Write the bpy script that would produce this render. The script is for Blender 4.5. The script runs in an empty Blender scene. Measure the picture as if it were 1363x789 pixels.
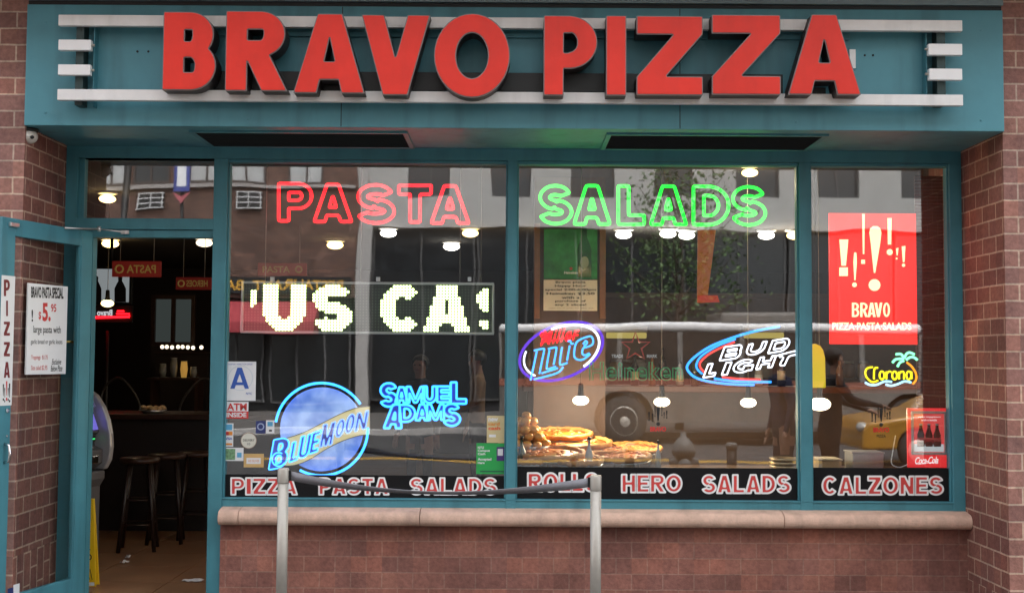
import bpy, bmesh, math, random
import numpy as np
from mathutils import Matrix, Vector, Euler
random.seed(7)
SC = bpy.context.scene
COL = SC.collection
R = math.radians

# ------------------------------------------------------------------ camera
FPX, W0, H0 = 1554.0, 1363.0, 789.0
CAM = Vector((0.0, -7.70, 1.62))
PITCH, ROLL = R(2.95), 0.0063
cd = bpy.data.cameras.new('camera')
cd.sensor_width = 36.0
cd.lens = 36.0 * FPX / W0
cd.clip_end = 600.0
cam = bpy.data.objects.new('camera', cd)
COL.objects.link(cam)
CROT = Euler((R(90) + PITCH, 0, 0)).to_matrix() @ Matrix.Rotation(ROLL, 3, 'Z')
cam.matrix_world = Matrix.Translation(CAM) @ CROT.to_4x4()
SC.camera = cam

# ------------------------------------------------------------------ world, sun, exposure
wd = bpy.data.worlds.new('World'); SC.world = wd; wd.use_nodes = True
nt = wd.node_tree; nt.nodes.clear()
sky = nt.nodes.new('ShaderNodeTexSky'); sky.sky_type = 'NISHITA'; sky.sun_disc = False
SUN_EL, SUN_AZ = R(56), R(14)
sky.sun_elevation = SUN_EL; sky.sun_rotation = SUN_AZ
sky.air_density = 1.0; sky.dust_density = 4.0; sky.ozone_density = 1.0
hs = nt.nodes.new('ShaderNodeHueSaturation'); hs.inputs['Saturation'].default_value = 0.14
bg = nt.nodes.new('ShaderNodeBackground'); bg.inputs[1].default_value = 0.15
wo = nt.nodes.new('ShaderNodeOutputWorld')
nt.links.new(sky.outputs[0], hs.inputs['Color']); nt.links.new(hs.outputs[0], bg.inputs[0]); nt.links.new(bg.outputs[0], wo.inputs[0])
sl = bpy.data.lights.new('sun', 'SUN'); sl.energy = 0.62; sl.angle = R(35); sl.color = (1.0, 0.965, 0.92)
so = bpy.data.objects.new('sun', sl); COL.objects.link(so)
sdir = Vector((math.sin(SUN_AZ) * math.cos(SUN_EL), math.cos(SUN_AZ) * math.cos(SUN_EL), math.sin(SUN_EL)))
so.rotation_euler = sdir.to_track_quat('Z', 'Y').to_euler(); so.location = (0, -20, 30)
vs = SC.view_settings
vs.view_transform = 'Standard'; vs.look = 'None'; vs.exposure = 2.74
EM = 2 ** (0.35 - vs.exposure)      # lamps keep their look when the exposure moves
vs.gamma = 1.0; vs.use_curve_mapping = False
SC.render.engine = 'CYCLES'
SC.cycles.use_denoising = True
SC.cycles.max_bounces = 8; SC.cycles.transparent_max_bounces = 16
SC.cycles.caustics_reflective = False; SC.cycles.caustics_refractive = False

# ------------------------------------------------------------------ placing: a picture point on a real plane
def at(px, py, Y):
    d = CROT @ Vector(((px - W0 / 2) / FPX, -(py - H0 / 2) / FPX, -1.0))
    t = (Y - CAM.y) / d.y
    p = CAM + d * t
    return p.x, p.z
def atz(px, py, Z):
    d = CROT @ Vector(((px - W0 / 2) / FPX, -(py - H0 / 2) / FPX, -1.0))
    t = (Z - CAM.z) / d.z
    p = CAM + d * t
    return p
def zc(py, Y): return at(W0 / 2, py, Y)[1]
def box_px(x0, y0, x1, y1, Y):          # level rectangle on a plane
    cxm, cym = (x0 + x1) / 2, (y0 + y1) / 2
    a = at(x0, cym, Y)[0]; b = at(x1, cym, Y)[0]
    return a, b, at(cxm, y1, Y)[1], at(cxm, y0, Y)[1]

# ------------------------------------------------------------------ objects
def origin_of(o):
    v = Vector((0, 0, 0))
    while o is not None:
        v += o.location; o = o.parent
    return v
def tag(o, label=None, cat=None, group=None, kind=None):
    if label: o['label'] = label
    if cat: o['category'] = cat
    if group: o['group'] = group
    if kind: o['kind'] = kind
    return o
def thing(name, label, cat, loc=(0, 0, 0), group=None):
    o = bpy.data.objects.new(name, None); COL.objects.link(o)
    o.location = loc; o.empty_display_size = 0.1
    return tag(o, label, cat, group)
def copy_tree(o, parent=None):
    c = o.copy(); COL.objects.link(c)
    if parent is not None: c.parent = parent
    for ch in [x for x in bpy.data.objects if x.parent == o]:
        copy_tree(ch, c)
    return c

class MB:
    def __init__(s): s.v = []; s.f = []; s.m = []; s.sm = []
    def add(s, vs_, fs, m=0, smooth=False):
        b = len(s.v); s.v += [tuple(p) for p in vs_]
        for f in fs: s.f.append(tuple(b + i for i in f)); s.m.append(m); s.sm.append(smooth)
        return s
    def box(s, x0, x1, y0, y1, z0, z1, m=0):
        x0, x1 = min(x0, x1), max(x0, x1); y0, y1 = min(y0, y1), max(y0, y1); z0, z1 = min(z0, z1), max(z0, z1)
        return s.add([(x0, y0, z0), (x1, y0, z0), (x1, y1, z0), (x0, y1, z0), (x0, y0, z1), (x1, y0, z1), (x1, y1, z1), (x0, y1, z1)],
                     [(0, 3, 2, 1), (4, 5, 6, 7), (0, 1, 5, 4), (1, 2, 6, 5), (2, 3, 7, 6), (3, 0, 4, 7)], m)
    def rbox(s, c, size, rz=0, rx=0, ry=0, m=0):
        M = Euler((rx, ry, rz)).to_matrix(); c = Vector(c)
        h = [q / 2 for q in size]
        P = [c + M @ Vector((sx * h[0], sy * h[1], sz * h[2])) for sz in (-1, 1) for sx, sy in ((-1, -1), (1, -1), (1, 1), (-1, 1))]
        return s.add(P, [(0, 3, 2, 1), (4, 5, 6, 7), (0, 1, 5, 4), (1, 2, 6, 5), (2, 3, 7, 6), (3, 0, 4, 7)], m)
    def tube(s, pts, r, closed=False, n=8, m=0, cap=True, smooth=True):
        P = [Vector(p) for p in pts]; k = len(P)
        if k < 2: return s
        rs = r if isinstance(r, (list, tuple)) else [r] * k
        up = None; vs_ = []
        for i, p in enumerate(P):
            a = P[(i - 1) % k] if (closed or i > 0) else P[i]
            b = P[(i + 1) % k] if (closed or i < k - 1) else P[i]
            t = (b - a)
            t = t.normalized() if t.length > 1e-9 else Vector((0, 0, 1))
            if up is None:
                up = Vector((0, 1, 0)) if abs(t.y) < 0.9 else Vector((1, 0, 0))
            u = up - t * up.dot(t)
            if u.length < 1e-5: u = Vector((1, 0, 0)) - t * t.x
            u.normalize(); up = u; w = t.cross(u)
            for j in range(n):
                an = 2 * math.pi * j / n
                vs_.append(p + (u * math.cos(an) + w * math.sin(an)) * rs[i])
        fs = []
        for i in range(k if closed else k - 1):
            i2 = (i + 1) % k
            for j in range(n):
                j2 = (j + 1) % n
                fs.append((i * n + j, i * n + j2, i2 * n + j2, i2 * n + j))
        if not closed and cap:
            fs.append(tuple(range(n - 1, -1, -1))); fs.append(tuple((k - 1) * n + j for j in range(n)))
        return s.add(vs_, fs, m, smooth)
    def cyl(s, p0, p1, r0, r1=None, n=20, m=0, smooth=True):
        return s.tube([p0, p1], [r0, r0 if r1 is None else r1], False, n, m, True, smooth)
    def lathe(s, c, prof, n=24, m=0, axis='z', smooth=True, cap=True):
        vs_ = []; c = Vector(c)
        for r_, h in prof:
            for j in range(n):
                a = 2 * math.pi * j / n
                if axis == 'z': q = Vector((r_ * math.cos(a), r_ * math.sin(a), h))
                elif axis == 'y': q = Vector((r_ * math.cos(a), h, r_ * math.sin(a)))
                else: q = Vector((h, r_ * math.cos(a), r_ * math.sin(a)))
                vs_.append(c + q)
        fs = []
        for i in range(len(prof) - 1):
            for j in range(n):
                j2 = (j + 1) % n; fs.append((i * n + j, i * n + j2, (i + 1) * n + j2, (i + 1) * n + j))
        s.add(vs_, fs, m, smooth)
        if cap and prof[0][0] > 1e-4: s.add(vs_[:n], [tuple(range(n - 1, -1, -1))], m, False)
        if cap and prof[-1][0] > 1e-4: s.add(vs_[-n:], [tuple(range(n))], m, False)
        return s
    def ball(s, c, rx, ry=None, rz=None, n=14, k=9, m=0):
        ry = rx if ry is None else ry; rz = rx if rz is None else rz
        vs_ = []; fs = []
        for i in range(k + 1):
            t = math.pi * i / k
            for j in range(n):
                a = 2 * math.pi * j / n
                vs_.append((c[0] + rx * math.sin(t) * math.cos(a), c[1] + ry * math.sin(t) * math.sin(a), c[2] + rz * math.cos(t)))
        for i in range(k):
            for j in range(n):
                j2 = (j + 1) % n; fs.append((i * n + j, (i + 1) * n + j, (i + 1) * n + j2, i * n + j2))
        return s.add(vs_, fs, m, True)
    def prism(s, loop, fn0, fn1, m=0, side_m=None):      # loop of 2D points, two mapping functions for the two ends
        n = len(loop); A = [fn0(*p) for p in loop]; B = [fn1(*p) for p in loop]
        s.add(A, [tuple(range(n))], m); s.add(B, [tuple(range(n - 1, -1, -1))], m)
        s.add(A + B, [(i, n + i, n + (i + 1) % n, (i + 1) % n) for i in range(n)], m if side_m is None else side_m)
        return s
    def build(s, name, mats, parent=None, bevel=0.0, seg=2, recalc=True):
        og = origin_of(parent) if parent is not None else Vector((0, 0, 0))
        me = bpy.data.meshes.new(name)
        me.from_pydata([tuple(Vector(p) - og) for p in s.v], [], s.f)
        mats = mats if isinstance(mats, (list, tuple)) else [mats]
        for mm in mats: me.materials.append(mm)
        me.polygons.foreach_set('material_index', s.m); me.polygons.foreach_set('use_smooth', s.sm)
        bm = bmesh.new(); bm.from_mesh(me)
        bmesh.ops.remove_doubles(bm, verts=bm.verts, dist=1e-5)
        if recalc: bmesh.ops.recalc_face_normals(bm, faces=bm.faces)
        if bevel > 0:
            es = [e for e in bm.edges if len(e.link_faces) == 2 and e.calc_face_angle(0) > 0.6]
            if es: bmesh.ops.bevel(bm, geom=es, offset=bevel, segments=seg, affect='EDGES', clamp_overlap=True, profile=0.5)
        bm.to_mesh(me); bm.free(); me.update()
        o = bpy.data.objects.new(name, me); COL.objects.link(o)
        if parent is not None: o.parent = parent
        return o

# ------------------------------------------------------------------ materials
MATS = {}
def nodes_of(name):
    m = bpy.data.materials.new(name); m.use_nodes = True
    t = m.node_tree; t.nodes.clear()
    out = t.nodes.new('ShaderNodeOutputMaterial')
    return m, t, out
def mat(name, col, rough=0.6, metal=0.0, var=0.10, vscale=6.0, bump=0.0, bscale=60.0, spec=0.5, coat=0.0, dirt=0.0):
    if name in MATS: return MATS[name]
    m, t, out = nodes_of(name); N = t.nodes; L = t.links
    b = N.new('ShaderNodeBsdfPrincipled'); L.new(b.outputs[0], out.inputs[0])
    b.inputs['Roughness'].default_value = rough; b.inputs['Metallic'].default_value = metal
    b.inputs['Specular IOR Level'].default_value = spec
    b.inputs['Coat Weight'].default_value = coat
    tc = N.new('ShaderNodeTexCoord')
    nz = N.new('ShaderNodeTexNoise'); nz.inputs['Scale'].default_value = vscale; nz.inputs['Detail'].default_value = 6; nz.inputs['Roughness'].default_value = 0.65
    L.new(tc.outputs['Object'], nz.inputs['Vector'])
    rp = N.new('ShaderNodeValToRGB'); e = rp.color_ramp.elements
    e[0].position = 0.3; e[1].position = 0.7
    e[0].color = tuple(c * (1 - var) for c in col) + (1,); e[1].color = tuple(min(1, c * (1 + var)) for c in col) + (1,)
    L.new(nz.outputs['Fac'], rp.inputs[0])
    src = rp.outputs[0]
    if dirt > 0:
        n2 = N.new('ShaderNodeTexNoise'); n2.inputs['Scale'].default_value = 2.3; n2.inputs['Detail'].default_value = 8
        mp = N.new('ShaderNodeMapping'); mp.inputs['Scale'].default_value = (3.2, 3.2, 0.35); L.new(tc.outputs['Object'], mp.inputs[0]); L.new(mp.outputs[0], n2.inputs['Vector'])
        r2 = N.new('ShaderNodeValToRGB'); r2.color_ramp.elements[0].position = 0.5; r2.color_ramp.elements[1].position = 0.75
        r2.color_ramp.elements[0].color = (0, 0, 0, 1); r2.color_ramp.elements[1].color = (dirt, dirt, dirt, 1)
        L.new(n2.outputs['Fac'], r2.inputs[0])
        mx = N.new('ShaderNodeMixRGB'); mx.inputs[2].default_value = tuple(c * 0.45 + 0.01 for c in col) + (1,)
        L.new(r2.outputs[0], mx.inputs[0]); L.new(src, mx.inputs[1]); src = mx.outputs[0]
    L.new(src, b.inputs['Base Color'])
    rr = N.new('ShaderNodeMapRange'); rr.inputs['To Min'].default_value = max(0.02, rough - 0.08); rr.inputs['To Max'].default_value = min(1, rough + 0.1)
    L.new(nz.outputs['Fac'], rr.inputs[0]); L.new(rr.outputs[0], b.inputs['Roughness'])
    if bump > 0:
        n3 = N.new('ShaderNodeTexNoise'); n3.inputs['Scale'].default_value = bscale; n3.inputs['Detail'].default_value = 5
        L.new(tc.outputs['Object'], n3.inputs['Vector'])
        bp = N.new('ShaderNodeBump'); bp.inputs['Strength'].default_value = bump; bp.inputs['Distance'].default_value = 0.004
        L.new(n3.outputs['Fac'], bp.inputs['Height']); L.new(bp.outputs[0], b.inputs['Normal'])
    MATS[name] = m
    return m
def glow(name, col, strength):
    if name in MATS: return MATS[name]
    m, t, out = nodes_of(name)
    e = t.nodes.new('ShaderNodeEmission'); e.inputs[0].default_value = tuple(col) + (1,); e.inputs[1].default_value = strength * EM
    t.links.new(e.outputs[0], out.inputs[0]); MATS[name] = m
    return m
def luminous(name, col, strength, rough=0.3):  # emits its own base colour
    if name in MATS: return MATS[name]
    m, t, out = nodes_of(name)
    b = t.nodes.new('ShaderNodeBsdfPrincipled'); b.inputs['Base Color'].default_value = tuple(col) + (1,); b.inputs['Roughness'].default_value = rough
    b.inputs['Emission Color'].default_value = tuple(col) + (1,); b.inputs['Emission Strength'].default_value = strength * EM
    t.links.new(b.outputs[0], out.inputs[0]); MATS[name] = m
    return m
def brick_mat(name, axis, c1, c2, mortar, L_=0.2032, H_=0.1016, mw=0.011, ox=0.0, oz=0.0, bump=0.7, soldier=False, rough=0.8):
    m, t, out = nodes_of(name); N = t.nodes; K = t.links
    b = N.new('ShaderNodeBsdfPrincipled'); K.new(b.outputs[0], out.inputs[0]); b.inputs['Specular IOR Level'].default_value = 0.35
    g = N.new('ShaderNodeNewGeometry'); sp = N.new('ShaderNodeSeparateXYZ'); K.new(g.outputs['Position'], sp.inputs[0])
    cb = N.new('ShaderNodeCombineXYZ')
    a_, z_ = sp.outputs['X' if axis == 'x' else 'Y'], sp.outputs['Z']
    ad = N.new('ShaderNodeMath'); ad.operation = 'ADD'; ad.inputs[1].default_value = 50 * L_ + ox; K.new(a_, ad.inputs[0])
    az = N.new('ShaderNodeMath'); az.operation = 'ADD'; az.inputs[1].default_value = 20 * H_ + oz; K.new(z_, az.inputs[0])
    # hand-laid: wander the joints a little
    nw = N.new('ShaderNodeTexNoise'); nw.inputs['Scale'].default_value = 9.0; nw.inputs['Detail'].default_value = 3; K.new(g.outputs['Position'], nw.inputs['Vector'])
    def wob(src, k):
        s1 = N.new('ShaderNodeMath'); s1.operation = 'MULTIPLY_ADD'; s1.inputs[1].default_value = k
        K.new(nw.outputs['Fac'], s1.inputs[0]); K.new(src, s1.inputs[2]); return s1.outputs[0]
    u, v = wob(ad.outputs[0], 0.006), wob(az.outputs[0], 0.006)
    if soldier: u, v = v, u
    K.new(u, cb.inputs[0]); K.new(v, cb.inputs[1])
    bt = N.new('ShaderNodeTexBrick'); bt.offset = 0.5; bt.squash = 1.0
    bt.inputs['Scale'].default_value = 1.0; bt.inputs['Brick Width'].default_value = L_; bt.inputs['Row Height'].default_value = H_
    bt.inputs['Mortar Size'].default_value = mw / 2; bt.inputs['Mortar Smooth'].default_value = 0.06; bt.inputs['Bias'].default_value = 0.0
    bt.inputs['Color1'].default_value = c1 + (1,); bt.inputs['Color2'].default_value = c2 + (1,); bt.inputs['Mortar'].default_value = mortar + (1,)
    K.new(cb.outputs[0], bt.inputs['Vector'])
    n1 = N.new('ShaderNodeTexNoise'); n1.inputs['Scale'].default_value = 38; n1.inputs['Detail'].default_value = 6; n1.inputs['Roughness'].default_value = 0.7; K.new(g.outputs['Position'], n1.inputs['Vector'])
    n2 = N.new('ShaderNodeTexNoise'); n2.inputs['Scale'].default_value = 1.6; n2.inputs['Detail'].default_value = 4; K.new(g.outputs['Position'], n2.inputs['Vector'])
    def mul(src, nz, lo, hi):
        mr = N.new('ShaderNodeMapRange'); mr.inputs['From Min'].default_value = 0.3; mr.inputs['From Max'].default_value = 0.7
        mr.inputs['To Min'].default_value = lo; mr.inputs['To Max'].default_value = hi; K.new(nz.outputs['Fac'], mr.inputs[0])
        mm = N.new('ShaderNodeMixRGB'); mm.blend_type = 'MULTIPLY'; mm.inputs[0].default_value = 1.0
        K.new(src, mm.inputs[1]); K.new(mr.outputs[0], mm.inputs[2]); return mm.outputs[0]
    def cell(src, step, off):
        d_ = N.new('ShaderNodeMath'); d_.operation = 'MULTIPLY_ADD'; d_.inputs[1].default_value = 1.0 / step; d_.inputs[2].default_value = off; K.new(src, d_.inputs[0])
        return d_
    rowf = cell(v, H_, 0); fl_ = N.new('ShaderNodeMath'); fl_.operation = 'FLOOR'; K.new(rowf.outputs[0], fl_.inputs[0])
    md = N.new('ShaderNodeMath'); md.operation = 'MODULO'; md.inputs[1].default_value = 2.0; K.new(fl_.outputs[0], md.inputs[0])
    sh = N.new('ShaderNodeMath'); sh.operation = 'MULTIPLY_ADD'; sh.inputs[1].default_value = 0.5; K.new(md.outputs[0], sh.inputs[0]); K.new(cell(u, L_, 0).outputs[0], sh.inputs[2])
    fc = N.new('ShaderNodeMath'); fc.operation = 'FLOOR'; K.new(sh.outputs[0], fc.inputs[0])
    cv = N.new('ShaderNodeCombineXYZ'); K.new(fc.outputs[0], cv.inputs[0]); K.new(fl_.outputs[0], cv.inputs[1])
    wn = N.new('ShaderNodeTexWhiteNoise'); wn.noise_dimensions = '2D'; K.new(cv.outputs[0], wn.inputs['Vector'])
    wr = N.new('ShaderNodeValToRGB'); we = wr.color_ramp.elements; we[0].position = 0.0; we[0].color = (.76, .76, .78, 1); we[1].position = 1.0; we[1].color = (1.20, 1.08, 1.02, 1)
    e2 = we.new(.10); e2.color = (.86, .88, .92, 1); e3 = we.new(.45); e3.color = (.98, .96, .97, 1); e4 = we.new(.80); e4.color = (1.05, 1.03, 1.0, 1); K.new(wn.outputs['Value'], wr.inputs[0])
    bm2 = N.new('ShaderNodeMixRGB'); bm2.blend_type = 'MULTIPLY'; bm2.inputs[0].default_value = 1.0; K.new(bt.outputs['Color'], bm2.inputs[1]); K.new(wr.outputs[0], bm2.inputs[2])
    n3 = N.new('ShaderNodeTexNoise'); n3.inputs['Scale'].default_value = 3.2; n3.inputs['Detail'].default_value = 9; n3.inputs['Roughness'].default_value = .72; K.new(g.outputs['Position'], n3.inputs['Vector'])
    c = mul(mul(mul(bm2.outputs[0], n1, 0.74, 1.22), n2, 0.84, 1.12), n3, 0.80, 1.10)
    K.new(c, b.inputs['Base Color']); b.inputs['Roughness'].default_value = rough
    iv = N.new('ShaderNodeMath'); iv.operation = 'MULTIPLY_ADD'; iv.inputs[1].default_value = -1.0; iv.inputs[2].default_value = 1.0; K.new(bt.outputs['Fac'], iv.inputs[0])
    a2 = N.new('ShaderNodeMath'); a2.operation = 'MULTIPLY_ADD'; a2.inputs[1].default_value = 0.6; K.new(n1.outputs['Fac'], a2.inputs[0]); K.new(iv.outputs[0], a2.inputs[2])
    bp = N.new('ShaderNodeBump'); bp.inputs['Strength'].default_value = bump; bp.inputs['Distance'].default_value = 0.012
    K.new(a2.outputs[0], bp.inputs['Height']); K.new(bp.outputs[0], b.inputs['Normal'])
    MATS[name] = m
    return m
def glass_mat(name, gain, tint=(0.93, 0.95, 0.95), wave=0.03, rough=0.0):
    m, t, out = nodes_of(name); N = t.nodes; K = t.links
    tr = N.new('ShaderNodeBsdfTransparent'); tr.inputs[0].default_value = tint + (1,)
    gl = N.new('ShaderNodeBsdfGlossy'); gl.inputs['Roughness'].default_value = rough
    g0 = N.new('ShaderNodeNewGeometry'); dt = N.new('ShaderNodeVectorMath'); dt.operation = 'DOT_PRODUCT'
    K.new(g0.outputs['Incoming'], dt.inputs[0]); K.new(g0.outputs['Normal'], dt.inputs[1])
    ab = N.new('ShaderNodeMath'); ab.operation = 'ABSOLUTE'; K.new(dt.outputs['Value'], ab.inputs[0])
    om = N.new('ShaderNodeMath'); om.operation = 'SUBTRACT'; om.inputs[0].default_value = 1.0; K.new(ab.outputs[0], om.inputs[1])
    pw = N.new('ShaderNodeMath'); pw.operation = 'POWER'; pw.inputs[1].default_value = 5.0; K.new(om.outputs[0], pw.inputs[0])
    mu = N.new('ShaderNodeMath'); mu.operation = 'MULTIPLY_ADD'; mu.use_clamp = True; mu.inputs[1].default_value = 0.6; mu.inputs[2].default_value = gain
    K.new(pw.outputs[0], mu.inputs[0])
    bf = N.new('ShaderNodeMath'); bf.operation = 'SUBTRACT'; bf.inputs[0].default_value = 1.0; K.new(g0.outputs['Backfacing'], bf.inputs[1])
    mf = N.new('ShaderNodeMath'); mf.operation = 'MULTIPLY'; K.new(mu.outputs[0], mf.inputs[0]); K.new(bf.outputs[0], mf.inputs[1])      # one reflection per pane: no ghost between its two faces
    mx = N.new('ShaderNodeMixShader'); K.new(mf.outputs[0], mx.inputs[0]); K.new(tr.outputs[0], mx.inputs[1]); K.new(gl.outputs[0], mx.inputs[2])
    if wave:
        g = N.new('ShaderNodeNewGeometry')
        nz = N.new('ShaderNodeTexNoise'); nz.inputs['Scale'].default_value = 1.3; nz.inputs['Detail'].default_value = 1.5
        K.new(g.outputs['Position'], nz.inputs['Vector'])
        bp = N.new('ShaderNodeBump'); bp.inputs['Strength'].default_value = wave; bp.inputs['Distance'].default_value = 0.05
        K.new(nz.outputs['Fac'], bp.inputs['Height']); K.new(bp.outputs[0], gl.inputs['Normal'])
    K.new(mx.outputs[0], out.inputs[0]); MATS[name] = m
    return m

# ------------------------------------------------------------------ lettering
def rect(x0, y0, x1, y1): return [(x0, y0), (x1, y0), (x1, y1), (x0, y1)]
def ring(cx, cy, rx, ry, wx, wy, a0, a1, n=18):
    q = []; da = (a1 - a0) / n
    for i in range(n):
        b0, b1 = a0 + da * i - da * 0.06, a0 + da * (i + 1) + da * 0.06
        if i == 0: b0 = a0
        if i == n - 1: b1 = a1
        c = lambda a, k: (cx + (rx - wx * k) * math.cos(R(a)), cy + (ry - wy * k) * math.sin(R(a)))
        q.append([c(b0, 0), c(b1, 0), c(b1, 1), c(b0, 1)])
    return q
def glyph_polys(ch, W, s, h):
    P = []
    st = rect(0, 0, s, 1)
    if ch == 'I': P = [rect(0, 0, W, 1)]
    elif ch == 'L': P = [st, rect(0, 0, W, h)]
    elif ch == 'T': P = [rect(0, 1 - h, W, 1), rect(W / 2 - s / 2, 0, W / 2 + s / 2, 1)]
    elif ch == 'H': P = [st, rect(W - s, 0, W, 1), rect(0, .5 - h / 2, W, .5 + h / 2)]
    elif ch == 'E': P = [st, rect(0, 0, W, h), rect(0, 1 - h, W, 1), rect(0, .5 - h / 2, W * .93, .5 + h / 2)]
    elif ch == 'Z': P = [rect(0, 0, W, h), rect(0, 1 - h, W, 1), [(0, h * .98), (W - s * 1.35, 1 - h * .98), (W, 1 - h * .98), (s * 1.35, h * .98)]]
    elif ch == 'N': P = [st, rect(W - s, 0, W, 1), [(0, 1), (s * 1.08, 1), (W, 0), (W - s * 1.08, 0)]]
    elif ch == 'M':
        k = s * .95
        P = [rect(0, 0, k, 1), rect(W - k, 0, W, 1), [(0, 1), (k * 1.3, 1), (W / 2 + k * .45, 0), (W / 2 - k * .45, 0)], [(W, 1), (W - k * 1.3, 1), (W / 2 - k * .45, 0), (W / 2 + k * .45, 0)]]
    elif ch in 'AV':
        a = min(s * .57, W * .19); k = min(s * 1.08, W * .33); ap = .70 if ch == 'A' else .54; xt = k + (W / 2 - k) / ap
        P = [[(0, 0), (k, 0), (xt, 1), (W / 2 - a, 1)], [(W, 0), (W - k, 0), (W - xt, 1), (W / 2 + a, 1)]]
        if xt < W / 2 + a: P.append([(W / 2 - a, 1), (W / 2 + a, 1), (W / 2, ap)])
        if ch == 'A': P.append(rect(W * .20, .17, W * .80, .17 + h * .88))
        else: P = [[(x, 1 - y) for x, y in p] for p in P]
    elif ch == 'O': P = ring(W / 2, .5, W / 2, .5, s, h, 0, 360, 36)
    elif ch == 'C': P = ring(W / 2, .5, W / 2, .5, s, h, 42, 318, 30)
    elif ch == 'G': P = ring(W / 2, .5, W / 2, .5, s, h, 42, 320, 30) + [rect(W * .54, .5 - h, W, .5), rect(W - s, .1, W, .5)]
    elif ch == 'U':
        ry = min(.5, W * .55)
        P = [rect(0, ry * .97, s, 1), rect(W - s, ry * .97, W, 1)] + ring(W / 2, ry, W / 2, ry, s, h, 180, 360, 20)
    elif ch == 'D':
        rx = min(W * .62, .52)
        P = [st, rect(0, 0, W - rx + .02, h), rect(0, 1 - h, W - rx + .02, 1)] + ring(W - rx, .5, rx, .5, s, h, -90, 90, 20)
    elif ch in 'PR':
        yb = .335 if ch == 'P' else .43; ry = (1 - yb) / 2; rx = min(ry * 1.05, W * .6)
        P = [st, rect(0, 1 - h, W - rx + .02, 1), rect(0, yb, W - rx + .02, yb + h * .9)] + ring(W - rx, 1 - ry, rx, ry, s, h * .95, -90, 90, 16)
        if ch == 'R': P.append([(W * .30, yb + .05), (W * .30 + s * 1.15, yb + .05), (W * 1.05, 0), (W * 1.05 - s * 1.2, 0)])
    elif ch == 'B':
        ym = .52; r1 = (1 - ym + h * .45) / 2; r2 = (ym + h * .45) / 2; k1 = W * .95; x1 = min(r1, W * .55); x2 = min(r2, W * .55)
        P = [st, rect(0, 1 - h, k1 - x1 + .02, 1), rect(0, ym - h * .45, k1 - x1 + .02, ym + h * .45), rect(0, 0, W - x2 + .02, h)]
        P += ring(k1 - x1, 1 - r1, x1, r1, s, h * .95, -90, 90, 14) + ring(W - x2, r2, x2, r2, s, h * .95, -90, 90, 14)
    elif ch == 'S':
        ry = (1 + h) / 4; k = .95
        P = ring(W * .49, 1 - ry, W * .47, ry, s * k, h, 22, 262, 22) + ring(W * .5, ry, W * .5, ry, s * k, h, 82, -158, 22)
        P.append([(W * .30, .5 + h * .42), (W * .52, .5 - h * .5), (W * .72, .5 - h * .42), (W * .48, .5 + h * .5)])
    return P
def poly_sd(px, py, poly):
    n = len(poly); d = np.full(px.shape, 1e9); s = np.ones(px.shape)
    for i in range(n):
        ax, ay = poly[i]; bx, by = poly[i - 1]
        ex, ey = bx - ax, by - ay; wx, wy = px - ax, py - ay
        t = np.clip((wx * ex + wy * ey) / max(1e-12, ex * ex + ey * ey), 0, 1)
        d = np.minimum(d, (wx - ex * t) ** 2 + (wy - ey * t) ** 2)
        c1 = py >= ay; c2 = py < by; c3 = ex * wy > ey * wx
        flip = (c1 & c2 & c3) | (~c1 & ~c2 & ~c3)
        s = np.where(flip, -s, s)
    return s * np.sqrt(d)
def glyph_sd(ch, W, s, h, X, Y):
    F = np.full(X.shape, 1e9)
    for p in glyph_polys(ch, W, s, h): F = np.minimum(F, poly_sd(X, Y, p))
    return F
def contour(F, x0, y0, st):
    ny, nx = F.shape; segs = {}
    def ip(a, b, pa, pb):
        t = a / (a - b); return (pa[0] + (pb[0] - pa[0]) * t, pa[1] + (pb[1] - pa[1]) * t)
    I = F < 0
    mixed = ~((I[:-1, :-1] == I[1:, :-1]) & (I[:-1, :-1] == I[:-1, 1:]) & (I[:-1, :-1] == I[1:, 1:]))
    pts = {}
    for j, i in zip(*np.nonzero(mixed)):
        c = [(i, j), (i + 1, j), (i + 1, j + 1), (i, j + 1)]
        ins = [I[q[1], q[0]] for q in c]
        ent, ext = [], []
        for k in range(4):
            a, b = c[k], c[(k + 1) % 4]
            if ins[k] != ins[(k + 1) % 4]:
                key = (min(a, b), max(a, b))
                pts[key] = ip(F[a[1], a[0]], F[b[1], b[0]], (x0 + a[0] * st, y0 + a[1] * st), (x0 + b[0] * st, y0 + b[1] * st))
                (ext if ins[k] else ent).append(key)
        if len(ent) == 1: segs[ext[0]] = ent[0]
        else:
            segs[ext[0]] = ent[0] if False else ent[1]; segs[ext[1]] = ent[0]
    loops = []
    while segs:
        k0 = next(iter(segs)); lp = [k0]; k = segs.pop(k0)
        while k != k0 and k in segs:
            lp.append(k); k = segs.pop(k)
        loops.append([pts[q] for q in lp])
    return loops
def simplify(lp, eps):
    if len(lp) < 8: return lp
    def dp(a):
        if len(a) < 3: return a
        (x0, y0), (x1, y1) = a[0], a[-1]; L_ = math.hypot(x1 - x0, y1 - y0) or 1e-9
        ds = [abs((x1 - x0) * (y0 - p[1]) - (x0 - p[0]) * (y1 - y0)) / L_ for p in a[1:-1]]
        i = max(range(len(ds)), key=lambda q: ds[q])
        if ds[i] < eps: return [a[0], a[-1]]
        return dp(a[:i + 2])[:-1] + dp(a[i + 1:])
    far = max(range(len(lp)), key=lambda q: (lp[q][0] - lp[0][0]) ** 2 + (lp[q][1] - lp[0][1]) ** 2)
    return dp(lp[:far + 1])[:-1] + dp(lp[far:] + [lp[0]])[:-1]
GC = {}
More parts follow.
